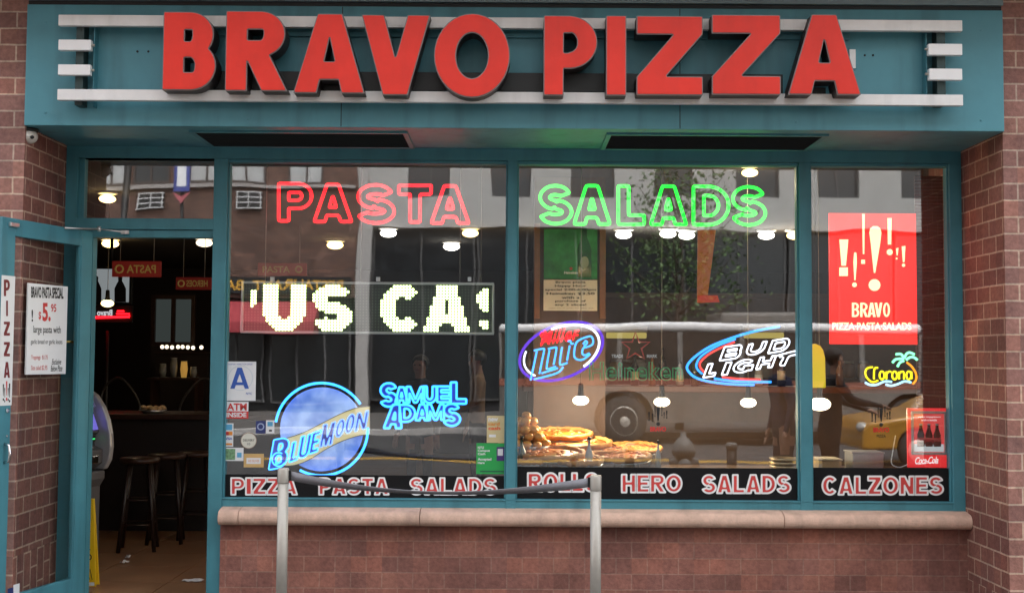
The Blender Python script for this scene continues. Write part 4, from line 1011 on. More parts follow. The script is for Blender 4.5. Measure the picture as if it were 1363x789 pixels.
# ------------------------------------------------------------------ things on the open door
t = thing('door_strip', 'white upright strip reading PIZZA in dark red letters on the door edge', 'sign', leaf(LW - .05, .024, 1.2))
u0, z1_ = leaf_uz(2.5, 366, .024); u1, z0_ = leaf_uz(15.5, 539, .024)
mb = MB(); leafbox(mb, u0, u1, .0225, .0240, z0_, z1_); mb.build('strip', M_paper, t)
fl_ = lambda px, py: tuple(leaf_at(px, py, .0252))
mb = MB(); M_maroon = mat('maroon_ink', (.17, .012, .018), .5)
for ch, y0, y1 in (('P', 372, 394), ('I', 400, 420.5), ('Z', 428, 446.5), ('Z', 455, 474), ('A', 481.5, 502.5)):
    a, b = (5.2, 13.2) if ch != 'I' else (8.2, 10.6)
    W = .72 if ch != 'I' else .25; F_ = letter_map((a, y0, b, y1), W); V, Fc, _ = fill_loops(glyph(ch, W, .26, .19), 0); mb.add([fl_(*F_(v[0], v[1])) for v in V], Fc)
mb.build('lettering', M_maroon, t)
mb = MB()
for dx, y0, y1, w_ in ((4.5, 511, 527, .8), (6.3, 516, 529, .6), (12.8, 510, 529, .9), (11.0, 516, 527, .6)):
    mb.add([fl_(dx - w_, y0), fl_(dx + w_, y0), fl_(dx + w_ * .3, y1), fl_(dx - w_ * .3, y1)], [(0, 1, 2, 3)]); mb.add([fl_(dx - w_, y1 + 3), fl_(dx + w_, y1 + 3), fl_(dx + w_, y1 + 6), fl_(dx - w_, y1 + 6)], [(0, 1, 2, 3)])
mb.build('exclamation_marks', M_inkblack, t)
mb = MB(); mb.add([fl_(8, 507), fl_(9.8, 507), fl_(9.2, 526), fl_(8.6, 526)], [(0, 1, 2, 3)]); mb.add([fl_(8, 529), fl_(9.8, 529), fl_(9.8, 533), fl_(8, 533)], [(0, 1, 2, 3)]); mb.build('exclamation_marks', M_inkred, t)
t = thing('menu_board', 'white board hung on the glass of the open door, reading Pasta Special $5.95', 'sign', leaf(.4, .03, .9))
u0, z1_ = leaf_uz(38, 376.5, .03); u1, z0_ = leaf_uz(87.5, 497.5, .03)
mb = MB(); leafbox(mb, u0, u1, .018, .030, z0_, z1_); mb.build('board', M_paper, t, bevel=.002)
fb = lambda px, py: tuple(leaf_at(px, py, .0312))
mb = MB()
put_text(mb, 'BRAVO PASTA SPECIAL', (41.5, 382, 84.5, 397), 0, 0, .035, 0, .95, -1.6, fn=fb)
put_text(mb, 'large pasta with', (44.5, 433.5, 81, 446), 0, 0, .008, 0, 1, -.8, fn=fb); put_text(mb, 'garlic bread or garlic knots', (41, 451.5, 83, 459.5), 0, 0, 0, 0, 1, -.2, fn=fb)
mb.build('lettering', M_inkblack, t); mb = MB(); put_text(mb, 'Exclusive', (69, 477.5, 81.5, 485), 0, 0, .008, .35, 1, .3, fn=fb); put_text(mb, 'Below Plate', (67.5, 486, 83, 494), 0, 0, .008, .35, 1, .3, fn=fb)
mb.build('script', M_inkblack, t); mb = MB(); put_text(mb, '!', (42, 412, 44, 428), 0, 0, .02, fn=fb)
mb.build('exclamation_mark', M_inkblack, t)
mb = MB(); put_text(mb, '5.', (56.5, 403, 67.5, 427.5), 0, 0, .035, 0, 1, 0, fn=fb); put_text(mb, '$', (51.5, 414.5, 54.7, 426), 0, 0, .02, fn=fb); put_text(mb, '95', (67.8, 404.5, 75, 415), 0, 0, .02, 0, 1, -.3, fn=fb)
mb.build('price', M_inkred, t); mb = MB(); put_text(mb, 'Toppings  $1.75', (41.5, 472.5, 63.5, 479.5), 0, 0, 0, 0, 1, -.1, fn=fb); put_text(mb, 'Size salad $2.95', (41.5, 486, 63, 493), 0, 0, 0, 0, 1, .2, fn=fb)
mb.build('lettering', M_inkred, t)
t = thing('door_sticker', 'small navy and white payment sticker at the foot of the open door', 'sticker', leaf(.7, .024, .05))
mb = MB(); u0, z1_ = leaf_uz(10.5, 783, .024); u1, z0_ = leaf_uz(17.5, 800, .024); leafbox(mb, u0, u1, .0225, .024, z0_, z1_); mb.build('card', M_navy, t)
mb = MB(); u0, z1_ = leaf_uz(18, 778, .024); u1, z0_ = leaf_uz(25.5, 800, .024); leafbox(mb, u0, u1, .0225, .024, z0_, z1_); mb.build('card', M_cardw, t)
# ------------------------------------------------------------------ camera under the sign
t = thing('security_camera', 'small pale dome camera under the left end of the sign', 'camera', (at(38, 172, -.62)[0], -.55, z_sof))
X = at(38, 172, -.62)[0]
MB().lathe((X, -.60, z_sof), [(.05, -.001), (.05, -.018), (.046, -.022)], 20).build('mount', M_dark, t)
MB().ball((X, -.605, z_sof - .05), .050, .050, .046).build('dome', mat('grey_plastic', (.60, .58, .54), .5), t)
MB().cyl((X + .028, -.635, z_sof - .06), (X + .04, -.655, z_sof - .064), .012, .010).build('lens', M_dark, t)
# ------------------------------------------------------------------ queue posts and belt
def post(px, ytop, depth, label):
    X = at(px, ytop, depth)[0]; zt = at(px, ytop, depth)[1]
    t = thing('queue_post', label, 'barrier post', (X, depth, 0), 'queue barrier posts in front of the sill')
    MB().lathe((X, depth, 0), [(.17, .0), (.17, .012), (.15, .022), (.05, .036), (.035, .04)], 32).build('base', M_steel, t)
    MB().lathe((X, depth, 0), [(.0305, .036), (.0305, zt - .085)], 28).build('tube', M_steel, t)
    MB().lathe((X, depth, 0), [(.0315, zt - .085), (.0325, zt - .08), (.0325, zt - .008), (.029, zt)], 28).build('head', M_steel, t)
    s = MB()
    for sx in (-1, 1): s.box(X + sx * .029, X + sx * .0345, depth - .009, depth + .009, zt - .078, zt - .012)
    s.build('belt_slot', M_dark, t, bevel=.002)
    return X, zt
xa, za = post(377.3, 622.5, -1.05, 'steel queue post in front of the round moon sign')
xb2, zb2 = post(793, 632, -1.12, 'steel queue post in front of the lettered band under the middle window')
bt_ = MB(); n = 40; up, lo_ = [], []
mid = at(610, 656, -1.1)[1]
for i in range(n + 1):
    u = i / n; x = xa + .033 + (xb2 - xa - .066) * u; y = -1.05 - .07 * u
    zl = (za - .042) * (1 - u) + (zb2 - .040) * u; sag = ((za + zb2) / 2 - .04 - mid); z = zl - sag * 4 * u * (1 - u) * (1.0 + .12 * (.5 - u))
    tw = R(66) * math.sin(math.pi * min(1, u * 1.02)) ** .8
    hw = .026
    for dst, sgn in ((up, 1), (lo_, -1)): dst.append((x, y - sgn * hw * math.sin(tw), z + sgn * hw * math.cos(tw)))
bt_.add(up + lo_, [(i, i + 1, n + 2 + i, n + 1 + i) for i in range(n)], 0, True)
ob = bt_.build('barrier_belt', mat('grey_webbing', (.26, .26, .29), .8, 0, .1, 40, .4, 300), recalc=False)
tag(ob, 'grey webbing belt sagging between the two steel queue posts', 'barrier belt')
for q_ in (0, n):
    a_, b_ = Vector(up[q_]), Vector(lo_[q_]); m_ = (a_ + b_) / 2; MB().box(m_.x - .012, m_.x + .012, m_.y - .007, m_.y + .007, m_.z - .029, m_.z + .029).build('belt_clip', M_dark, ob, bevel=.003)
sm = ob.modifiers.new('thickness', 'SOLIDIFY'); sm.thickness = .003; sm.offset = 0
# ================================================================== inside the shop
M_bulbw = glow('lamp_white', (1.0, .93, .80), 9); M_bulby = glow('lamp_warm', (1.0, .66, .22), 7); M_bulbd = glow('lamp_dim', (1.0, .8, .55), 2.2)
M_shade = mat('dark_lamp_metal', (.014, .013, .012), .5, .3)
def lamp_at(px, py): return atz(px, py, z_ceil - .05)
spots = [(517, 309, 1, 'white ceiling lamp below the T of the red neon word'), (626, 309, 0, 'yellowish ceiling lamp below the last letter of the red neon word'), (446, 325, 0, 'small yellow ceiling lamp above the scrolling display'), (601, 327, 1, 'small white ceiling lamp above the right half of the scrolling display'),
         (739, 310, 0, 'warm ceiling lamp above the green poster'), (830, 311, 1, 'white ceiling lamp under the first A of the green neon word'), (889, 310, 1, 'small far white ceiling lamp between two bigger ones under the green neon word'), (914, 312, 1, 'white ceiling lamp under the second A of the green neon word'),
         (1020, 312, 1, 'white ceiling lamp under the last letter of the green neon word'), (1058, 312, 0, 'warm ceiling lamp beside the right-hand mullion'), (998, 228, 0, 'yellow ceiling lamp highest behind the middle window'), (143, 263, 0, 'yellow ceiling lamp seen through the pane over the door'), (147, 323, 0, 'warm ceiling lamp just inside the top left of the doorway'), (272, 322, 2, 'dim ceiling lamp at the top right of the doorway')]
for px, py, k, lb in spots:
    p_ = lamp_at(px, py); s_ = max(.65, min(1.25, (p_.y + 7.7) / 12.0))
    t = thing('ceiling_lamp', lb, 'ceiling lamp', (p_.x, p_.y, z_ceil), 'ceiling lamps inside the shop')
    MB().lathe((p_.x, p_.y, z_ceil), [(.10 * s_, -.0), (.105 * s_, -.012), (.09 * s_, -.02)], 20).build('trim', M_white, t)
    MB().ball((p_.x, p_.y, z_ceil - .062), .085 * s_, .085 * s_, .042 * s_).build('bulb', (M_bulby, M_bulbw, M_bulbd)[k], t)
    if k < 2:
        l = bpy.data.lights.new('lamp_light', 'POINT'); l.energy = (9 if px > 690 else 1.2) * EM; l.color = (1, .78, .5) if k == 0 else (1, .92, .8); l.shadow_soft_size = .08
        o = bpy.data.objects.new('lamp_light', l); COL.objects.link(o); o.parent = t; o.location = (0, 0, -.16)
def pendant(px, py, Y, lb, r=.062, m=None, light=0):
    x, z = at(px, py, Y)
    t = thing('pendant_lamp', lb, 'pendant lamp', (x, Y, z), 'pendant lamps inside the shop')
    MB().cyl((x, Y, z + .12), (x, Y, z_ceil), .0026, n=6).build('cord', mat('pale_cord', (.30, .27, .22), .5), t)
    MB().lathe((x, Y, z), [(.014, .13), (.018, .12), (.020, .07), (.026, .036), (.028, .03), (.022, .03)], 24).build('lamp_shade', M_shade, t)
    MB().ball((x, Y, z + .002), r * .98, r * .98, r * .58).build('bulb', m or glow('pendant_warm', (1.0, .80, .50), 9), t)
    if light:
        l = bpy.data.lights.new('pendant_light', 'POINT'); l.energy = light * EM; l.color = (1, .78, .5); l.shadow_soft_size = .06
        o = bpy.data.objects.new('pendant_light', l); COL.objects.link(o); o.parent = t; o.location = (0, 0, -.06)
pendant(773, 533, 1.0, 'lit pendant lamp above the pizzas, nearest the oval sign', light=34)
pendant(881, 535, 1.05, 'lit pendant lamp above the small decal in the middle window', light=22)
pendant(996, 536, 1.1, 'lit pendant lamp below the swoosh sign', light=9)
pendant(1091, 538, 1.1, 'wide lit pendant lamp below the yellow rounded panel', .085, light=9)
pendant(143, 404, 3.4, 'dark shaded pendant lamp glowing in the doorway', .06, M_bulby, light=4)
# ---- pizza counter right behind the middle window
M_counter = mat('brown_counter', (.10, .06, .035), .4, 0, .2); M_tray = mat('tray_metal', (.45, .44, .42), .3, .8)
cx0 = xm1[1] + .02; zct = .80
t = thing('display_counter', 'long brown display counter behind the middle and right windows', 'counter', ((cx0 + XR) / 2, .75, 0))
MB().box(cx0, 2.96, .24, 1.35, zct - .04, zct).build('counter_top', M_counter, t, bevel=.004); MB().box(cx0 + .02, 2.94, .27, 1.32, 0, zct - .04).build('base', M_wood, t)
def pizza_mats():
    m, tt, out = nodes_of('pizza_topping'); N = tt.nodes; K = tt.links
    b = N.new('ShaderNodeBsdfPrincipled'); K.new(b.outputs[0], out.inputs[0]); b.inputs['Roughness'].default_value = .4
    tc = N.new('ShaderNodeTexCoord'); vo = N.new('ShaderNodeTexVoronoi'); vo.inputs['Scale'].default_value = 26; K.new(tc.outputs['Object'], vo.inputs['Vector'])
    nz = N.new('ShaderNodeTexNoise'); nz.inputs['Scale'].default_value = 30; nz.inputs['Detail'].default_value = 5; K.new(tc.outputs['Object'], nz.inputs['Vector'])
    rp = N.new('ShaderNodeValToRGB'); e = rp.color_ramp.elements; e[0].position = .35; e[1].position = .65; e[0].color = (.55, .06, .008, 1); e[1].color = (.70, .30, .035, 1)
    K.new(nz.outputs['Fac'], rp.inputs[0]); mx = N.new('ShaderNodeMixRGB'); mx.inputs[0].default_value = .35; K.new(rp.outputs[0], mx.inputs[1]); K.new(vo.outputs['Color'], mx.inputs[2]); mx.blend_type = 'MULTIPLY'
    K.new(mx.outputs[0], b.inputs['Base Color'])
    bp = N.new('ShaderNodeBump'); bp.inputs['Strength'].default_value = .8; bp.inputs['Distance'].default_value = .01; K.new(nz.outputs['Fac'], bp.inputs['Height']); K.new(bp.outputs[0], b.inputs['Normal'])
    return m
M_top = pizza_mats(); M_crust = mat('pizza_crust', (.46, .20, .045), .7, 0, .35, 30, .5, 60)
def pizza(px, py, Y, r, lb, legs=True):
    x, z = at(px, py, Y)
    t = thing('pizza', lb, 'pizza', (x, Y, z), 'pizzas on the display counter'); rnd = random.Random(px)
    MB().lathe((x, Y, z), [(r * .88, .012), (r * .5, .018), (.001, .020)], 40).build('topping', M_top, t)
    cr = MB(); P = [(x + r * .93 * (1 + rnd.uniform(-.02, .02)) * math.cos(a * .1309), Y + r * .93 * math.sin(a * .1309), z + .014 + rnd.uniform(-.004, .004)) for a in range(48)]
    cr.tube(P, [.019 + rnd.uniform(-.004, .005) for _ in P], True, 8); cr.build('crust', M_crust, t)
    ch = MB()
    for k in range(26):
        a, q = rnd.uniform(0, 6.28), r * .8 * math.sqrt(rnd.random()); ch.ball((x + q * math.cos(a), Y + q * math.sin(a), z + .020), rnd.uniform(.012, .026), rnd.uniform(.012, .026), .008, 8, 5)
    ch.build('topping_pieces', mat('topping_bits', (.60, .20, .05), .5, 0, .5, 20), t)
    t.rotation_euler.x = R(5); t.location.z += .012
    s = thing('pizza_stand', 'round metal stand under the ' + lb.split(',')[0], 'stand', (x, Y, zct), 'metal stands under the pizzas')
    tr_ = MB().lathe((x, Y, z), [(r * .97, -.008), (r * 1.0, -.002), (r * .9, -.001)], 36).build('tray', M_tray, s); zz_ = z - zct
    tr_.location = Vector((0, 0, zz_ + .006)); tr_.rotation_euler.x = R(5)
    for v_ in tr_.data.vertices: v_.co.z -= zz_
    lg = z - .008 - zct
    if lg > .01: 
        for k in range(3):
            a = k * 2.094 + .5; MB().cyl((x + r * .7 * math.cos(a), Y + r * .7 * math.sin(a), zct), (x + r * .7 * math.cos(a), Y + r * .7 * math.sin(a), z + .004 + r * .7 * math.sin(a) * .087), .007, n=8).build('leg', M_tray, s)
pizza(763, 593, .98, .29, 'raised pizza at the back, below the pendant lamp nearest the oval sign')
pizza(733, 608, .52, .25, 'front pizza beside the bread rolls')
pizza(826, 611, .62, .22, 'front pizza right of the small glass bottle')
pizza(700, 615, .40, .16, 'small pizza in the left front corner of the display')
pizza(770, 617, .37, .17, 'small pizza right behind the small glass bottle')
pizza(792, 602, .86, .24, 'pizza between the raised pizza and the front right pizza')
pizza(842, 600, 1.18, .22, 'pizza farthest right at the back of the display')
pizza(744, 581, 1.16, .26, 'rearmost pizza on a high stand behind the bread rolls')
# bread rolls
t0 = thing('bread_tray', 'shallow tray under the heap of bread rolls', 'tray', (at(700, 596, .80)[0], .80, zct)); xb0 = t0.location.x
zt_ = at(700, 592, .8)[1]
MB().lathe((xb0, .80, zct), [(.14, 0), (.15, .01), (.15, zt_ - zct - .03), (.19, zt_ - zct)], 24).build('tray', M_tray, t0)
M_roll = mat('bread_roll', (.70, .34, .07), .5, 0, .35, 20, .3, 50)
rnd = random.Random(3); proto = None
for lay, (n_, rr) in enumerate(((12, .155), (10, .115), (7, .075), (4, .045), (1, 0))):
    for k in range(n_):
        a = k / max(1, n_) * 6.283 + lay * .5; q = rr + rnd.uniform(-.01, .01)
        loc = (xb0 + q * math.cos(a), .80 + q * math.sin(a), zt_ + .012 + lay * .052 + rnd.uniform(-.006, .006))
        if proto is None:
            b_ = MB(); b_.ball((0, 0, 0), .043, .038, .032, 12, 8); proto = b_.build('bread_roll', M_roll); o = proto
        else: o = proto.copy(); COL.objects.link(o)
        o.location = loc; o.rotation_euler = (rnd.uniform(-.4, .4), rnd.uniform(-.4, .4), rnd.uniform(0, 3)); s_ = rnd.uniform(.85, 1.1); o.scale = (s_, s_, s_)
        tag(o, 'golden bread roll in the heap at the left end of the display counter', 'bread roll', 'bread rolls heaped on the tray')
def bottle(x, Y, z, h, r, m, lb, group, lm=None, cap=None):
    t = thing('bottle', lb, 'bottle', (x, Y, z), group)
    MB().lathe((x, Y, z), [(r, 0), (r, h * .55), (r * .85, h * .64), (r * .38, h * .76), (r * .34, h * .97), (r * .38, h)], 16).build('glass', m, t)
    if lm: MB().lathe((x, Y, z), [(r * 1.02, h * .18), (r * 1.02, h * .45)], 16).build('bottle_label', lm, t)
    MB().lathe((x, Y, z), [(r * .42, h * .94), (r * .42, h * 1.02)], 12).build('cap', cap or M_dark, t)
M_bgreen = mat('green_bottle_glass', (.025, .04, .012), .12, 0, .1, coat=.5); M_bclear = mat('pale_bottle_glass', (.34, .34, .32), .1, 0, .1, coat=.5); M_bamber = mat('amber_bottle_glass', (.16, .06, .015), .12, 0, .1, coat=.5); M_bdark = mat('black_bottle_glass', (.012, .012, .014), .12, 0, .1, coat=.5)
x, z = at(694.5, 606, .40); bottle(x, .40, zct, .27, .032, M_bgreen, 'dark green bottle in the left corner of the middle window', None, None)
x, z = at(784, 617, .34); bottle(x, .34, zct, .27, .026, M_bclear, 'small pale glass bottle with white label between the front pizzas', None, M_cardw)
x, z = at(876, 616, .5); bottle(x, .5, zct, .24, .02, M_bclear, 'narrow clear bottle under the small decal in the middle window', None)
# pans at the right end
x, z = at(1046, 616, .5); t = thing('pan_stack', 'stack of shallow round pans in the right corner of the middle window', 'pans', (x, .5, zct))
for k in range(5): MB().lathe((x, .5, zct + k * .026), [(.10, 0), (.115, .024), (.105, .024), (.095, .004)], 24).build('pan', mat('warm_pan', (.50, .38, .22), .35, .5, .1), t)
for k, (px, w_, h_, lb) in enumerate(((1100, .16, .11, 'pale open cardboard box left on the counter of the right window'), (1150, .22, .16, 'grey metal food box on the counter behind the cook'), )):
    x, z = at(px, 612, .6); t = thing('counter_box', lb, 'box', (x, .6, zct)); MB().box(x - w_ / 2, x + w_ / 2, .5, .7, zct, zct + h_).build('body', (mat('card_tan', (.45, .32, .16), .7), M_steel)[k], t, bevel=.006)
    MB().box(x - w_ / 2 - .006, x + w_ / 2 + .006, .494, .706, zct + h_ + .0, zct + h_ + .012).build('lid', (mat('card_pale', (.55, .45, .28), .7), M_steel)[k], t, bevel=.003)
# yellow rounded panel next to the right mullion
t = thing('yellow_panel', 'bright yellow rounded plastic panel hanging beside the right mullion', 'panel', T0((1076, 457, 1100, 516), .5))
P = [(1074, 516), (1074, 462), (1080, 458.5), (1086, 457.5), (1092, 460), (1096, 466), (1098.5, 476), (1099.5, 516)]
MB().prism(P, lambda a, b: (lambda q: (q[0], .5, q[1]))(at(a, b, .5)), lambda a, b: (lambda q: (q[0], .56, q[1]))(at(a, b, .5))).build('panel', luminous('bright_yellow_plastic', (.80, .70, .02), .45), t, bevel=.006)  # plastic emits some of its own yellow
x, z = at(1086, 457.5, .53); MB().cyl((x, .53, z), (x, .53, z_ceil), .003, n=5).build('hanging_cord', M_dark, t)
# kitchen partition, back bar, shelves
kw = MB(); kw.box(.35, 5.2, 4.6, 4.72, 0, 2.25); kw.box(.30, 5.2, 4.56, 4.76, 2.25, 2.30); ob = kw.build('kitchen_wall', mat('brown_tiles', (.105, .062, .045), .5, 0, .25, 3), bld)
t = thing('back_bar', 'back bar with reddish wooden top behind the display counter', 'counter', (1.9, 2.6, 0))
zbb = zc(512, 2.45)
MB().box(.1, 4.2, 2.45, 2.85, zbb - .055, zbb).build('bar_top', M_redwood, t, bevel=.006); MB().box(.14, 4.16, 2.52, 2.8, 0, zbb - .055).build('base', mat('brown_panel', (.11, .066, .045), .6, 0, .2), t)
bl_ = [(704, .30, M_bamber, 'amber bottle'), (716, .26, M_bclear, 'pale bottle'), (803, .24, M_bclear, 'red capped bottle'), (845, .27, M_bdark, 'dark bottle'), (868, .26, M_bamber, 'amber bottle'), (882, .33, M_bdark, 'tall black bottle'), (905, .2, M_bclear, 'short pale bottle'), (925, .28, M_bgreen, 'green bottle'), (1010, .22, M_bclear, 'short clear bottle'), (1040, .3, M_bdark, 'dark bottle'), (1118, .24, M_bamber, 'amber bottle')]
wh = ['left of the oval sign', 'behind the rim of the oval sign', 'behind the word TRADE on the green sign', 'under the red star', 'right of the red star', 'right of the word MARK', 'at the end of the green lettering', 'just left of the blue swoosh', 'behind the white slanted lettering', 'beside the right end of the slanted lettering', 'behind the cook']
for (px, h_, m_, lb), w_ in zip(bl_, wh):
    x, z = at(px, 508, 2.6); bottle(x, 2.6, zbb, h_, .036, m_, lb + ' on the back bar ' + w_, 'bottles on the back bar', random.choice([None, M_cardw, M_beige]), M_inkred if 'red capped' in lb else None)
for (a, b), lb in (((806, 862), 'yellowish strip light behind the red star'), ((990, 1045), 'yellowish strip light above the slanted white lettering')):
    x0, z = at(a, 446, 4.4); x1, _ = at(b, 446, 4.4); t = thing('strip_light', lb, 'strip light', ((x0 + x1) / 2, 4.4, z), 'strip lights on the kitchen wall')
    MB().box(x0, x1, 4.42, 4.599, z + .03, z + .10).build('housing', M_steel, t, bevel=.004); MB().box(x0 + .01, x1 - .01, 4.40, 4.46, z - .03, z + .028).build('diffuser', glow('strip_yellow', (.80, .62, .16), .55), t, bevel=.008)
sh = thing('wall_shelf', 'long dark shelf with kitchen jars on the brown wall', 'shelf', (2.0, 4.45, zc(470, 4.4)))
zs_ = zc(500, 4.4); MB().box(.5, 4.4, 4.30, 4.598, zs_ - .03, zs_).build('board', M_wood, sh, bevel=.003)
for k, px in enumerate((820, 835, 852, 940, 1020, 1130, 1150)):
    x, z = at(px, 495, 4.42); t = thing('jar', ('tan', 'brown', 'pale', 'tan', 'pale', 'brown', 'tan')[k] + ' kitchen jar on the wall shelf ' + ('left of the red star', 'behind the middle of the red star', 'right of the red star', 'at the tip of the blue swoosh', 'under the slanted lettering', 'left of the palm sign', 'behind the yellow script')[k], 'jar', (x, 4.42, zs_), 'jars on the wall shelf')
    MB().lathe((x, 4.42, zs_), [(.06, 0), (.065, .02), (.065, .13), (.045, .15)], 16).build('body', (M_tan, M_bamber, M_cardw)[(0, 1, 2, 0, 2, 1, 0)[k]], t); MB().lathe((x, 4.42, zs_), [(.05, .15), (.05, .175)], 14).build('lid', M_alu, t)
t = thing('orange_banner', 'tall orange banner hanging behind the green neon word', 'banner', T0((928, 306, 953, 402), 4.0))
mb = MB(); P0 = [(929, 306), (953, 306), (941, 402), (928, 402)]; mb.prism(P0, lambda a, b: (lambda q: (q[0], 4.0, q[1]))(at(a, b, 4.0)), lambda a, b: (lambda q: (q[0], 4.02, q[1]))(at(a, b, 4.0))); mb.build('cloth', luminous('orange_cloth', (.52, .15, .035), .22, .8), t)  # cloth and hem emit some of their own colour
mb = MB(); P0 = [(929, 393), (955, 393), (958, 402), (928, 403)]; mb.prism(P0, lambda a, b: (lambda q: (q[0], 3.985, q[1]))(at(a, b, 3.985)), lambda a, b: (lambda q: (q[0], 3.998, q[1]))(at(a, b, 3.985))); mb.build('hem', luminous('red_hem', (.55, .05, .02), .4, .8), t)
# board column with the green poster and the note
x0, x1, z0, z1 = box_px(711, 306, 806, 424, 1.62)
t = thing('board_column', 'brown timber column carrying the green poster and the notice', 'column', ((x0 + x1) / 2, 1.75, 0))
MB().box(x0, x1, 1.62, 1.95, 0, z_ceil).build('shaft', mat('column_brown', (.085, .045, .03), .6, 0, .15), t)
for a, b in ((x0, x0 + .045), (x1 - .05, x1)): MB().box(a, b, 1.60, 1.618, z0, z1 + .05).build('moulding', mat('orange_brown_wood', (.20, .085, .035), .5, 0, .2, 10), t, bevel=.003)
t = thing('poster', 'green drinks poster with a bottle on the brown column, above the notice', 'poster', T0((724, 306, 795, 371), 1.60))
mb = MB(); plate(mb, (724, 305, 795, 371.5), 1.60, .006); mb.build('sheet', mat('poster_green', (.03, .22, .045), .35, 0, .7, 4), t)
x, z = at(778, 369, 1.597); mb = MB(); mb.lathe((x, 1.597, z), [(.055, 0), (.055, .22), (.045, .26), (.02, .32), (.018, .40)], 16); mb.v = [(a, 1.598 + (b - 1.598) * .04, c) for a, b, c in mb.v]; mb.build('bottle_picture', mat('poster_bottle', (.015, .09, .02), .3, 0, .4, 8), t)
mb = MB(); mb.lathe((x, 1.5925, z + .12), [(.034, 0), (.034, .002)], 20, axis='y'); mb.v = [(a, b, z + .12 + (c - z - .12) * 1.4) for a, b, c in mb.v]; mb.build('label_picture', mat('poster_label', (.30, .36, .24), .5), t)
mb = MB(); put_text(mb, 'Heineken', (751, 361, 769, 364.5), 1.597, 0, .02); mb.build('lettering', M_cardw, t)
mb = MB(); P = [(760 + 3 * (1 if i % 2 == 0 else .42) * math.sin(i * .628), 357.5 - 3 * (1 if i % 2 == 0 else .42) * math.cos(i * .628)) for i in range(10)]; mb.add([(lambda q: (q[0], 1.597, q[1]))(at(*p, 1.597)) for p in P], [tuple(range(10))]); mb.build('star', M_inkred, t)
t = thing('notice', 'cream notice about happy hour prices under the green poster', 'notice', T0((723, 372.5, 795, 413.5), 1.59))
mb = MB(); plate(mb, (723.5, 372.5, 795, 413.5), 1.592, .004); mb.build('sheet', mat('notice_cream', (.74, .68, .54), .7, 0, .03), t)
mb = MB()
for i, (s_, w_) in enumerate((('Bravo pizza', 40), ('Happy Hour', 42), ('special 2:00-6:00pm', 68), ('Heineken $3.50', 64), ('with a', 24), ('purchase of', 41), ('any 2 slices!', 42))): put_text(mb, s_, (759.5 - w_ / 2, 374 + i * 5.0, 759.5 + w_ / 2, 377.6 + i * 5.0), 1.589, 0, .02)
put_text(mb, 'valid eat in only, no take out', (730, 409.5, 790, 411), 1.589); mb.build('lettering', M_inkblack, t)
# ---- doorway side: bar, stools, screen, hanging boards
t = thing('bar_counter', 'dark bar counter in the gloom beyond the open door', 'counter', (-2.9, 3.4, 0))
zbar = zc(553, 3.2); MB().box(-4.4, -1.7, 3.05, 3.75, zbar - .05, zbar).build('bar_top', M_wood, t, bevel=.01); MB().box(-4.35, -1.75, 3.15, 3.7, 0, zbar - .05).build('base', mat('bar_front', (.012, .008, .007), .6, 0, .2), t)
def stool(x, y, lb):
    t = thing('bar_stool', lb, 'bar stool', (x, y, 0), 'bar stools beyond the door')
    MB().lathe((x, y, 0), [(.15, .72), (.165, .735), (.16, .76), (.001, .765)], 24).build('seat', M_wood, t)
    for a in (45, 135, 225, 315):
        c, s = math.cos(R(a + 12)), math.sin(R(a + 12)); MB().cyl((x + .20 * c, y + .20 * s, 0), (x + .11 * c, y + .11 * s, .725), .017, .019, 10).build('leg', mat('stool_wood', (.016, .008, .006), .4, 0, .2), t)
    for z_ in (.22, .42):
        q = .20 - .09 * z_ / .725; P = [(x + q * math.cos(R(a + 12)), y + q * math.sin(R(a + 12)), z_) for a in (45, 135, 225, 315)]; MB().tube(P, .010, True, 6).build('rung', M_wood, t)
x = at(186, 620, 2.1)[0]; stool(x, 2.1, 'bar stool nearest the cash machine in the doorway')
x = at(222, 620, 2.5)[0]; stool(x, 2.5, 'bar stool in the middle of the doorway')
x = at(262, 620, 2.75)[0]; stool(x, 2.75, 'bar stool near the right jamb of the doorway')
x, z = at(201, 555, 3.15); t = thing('food_basket', 'small basket of food in foil on the dark bar counter', 'food', (x, 3.2, zbar))
MB().lathe((x, 3.2, zbar), [(.08, 0), (.13, .035), (.125, .035), (.08, .008)], 20).build('basket', M_tray, t); mb = MB(); rnd = random.Random(5)
for k in range(14): mb.ball((x + rnd.uniform(-.09, .09), 3.2 + rnd.uniform(-.06, .06), zbar + .04 + rnd.uniform(0, .02)), .03, .025, .018, 8, 5)
mb.build('food', mat('food_gold', (.60, .40, .20), .4, 0, .4, 40), t)
x0, x1, z0, z1 = box_px(121, 358, 172, 402, 6.0); t = thing('television', 'wall screen showing pale picture with dark figures, seen through the doorway', 'television', ((x0 + x1) / 2, 6.0, z0))
MB().box(x0 - .03, x1 + .03, 6.0, 6.06, z0 - .03, z1 + .03).build('case', M_dark, t, bevel=.006); MB().box(x0, x1, 5.994, 5.999, z0, z1).build('screen', glow('screen_pale', (.55, .60, .62), .30), t)
mb = MB()
for a, s_ in ((128, 1), (160, 1.1)):
    P = [(a - 7 * s_, 402), (a - 7 * s_, 384), (a - 4 * s_, 377), (a - 2.5, 374), (a - 3, 369), (a, 366), (a + 3, 369), (a + 2.5, 374), (a + 4 * s_, 377), (a + 7 * s_, 384), (a + 7 * s_, 402)]
    mb.add([(lambda q: (q[0], 5.992, q[1]))(at(u, v, 5.992)) for u, v in P], [tuple(range(len(P)))])
mb.build('picture_figures', mat('screen_dark', (.02, .02, .025), .4), t)
MB().cyl(((x0 + x1) / 2, 6.03, z1 + .03), ((x0 + x1) / 2, 6.03, z_ceil), .02, n=10).build('ceiling_mount', M_dark, t)
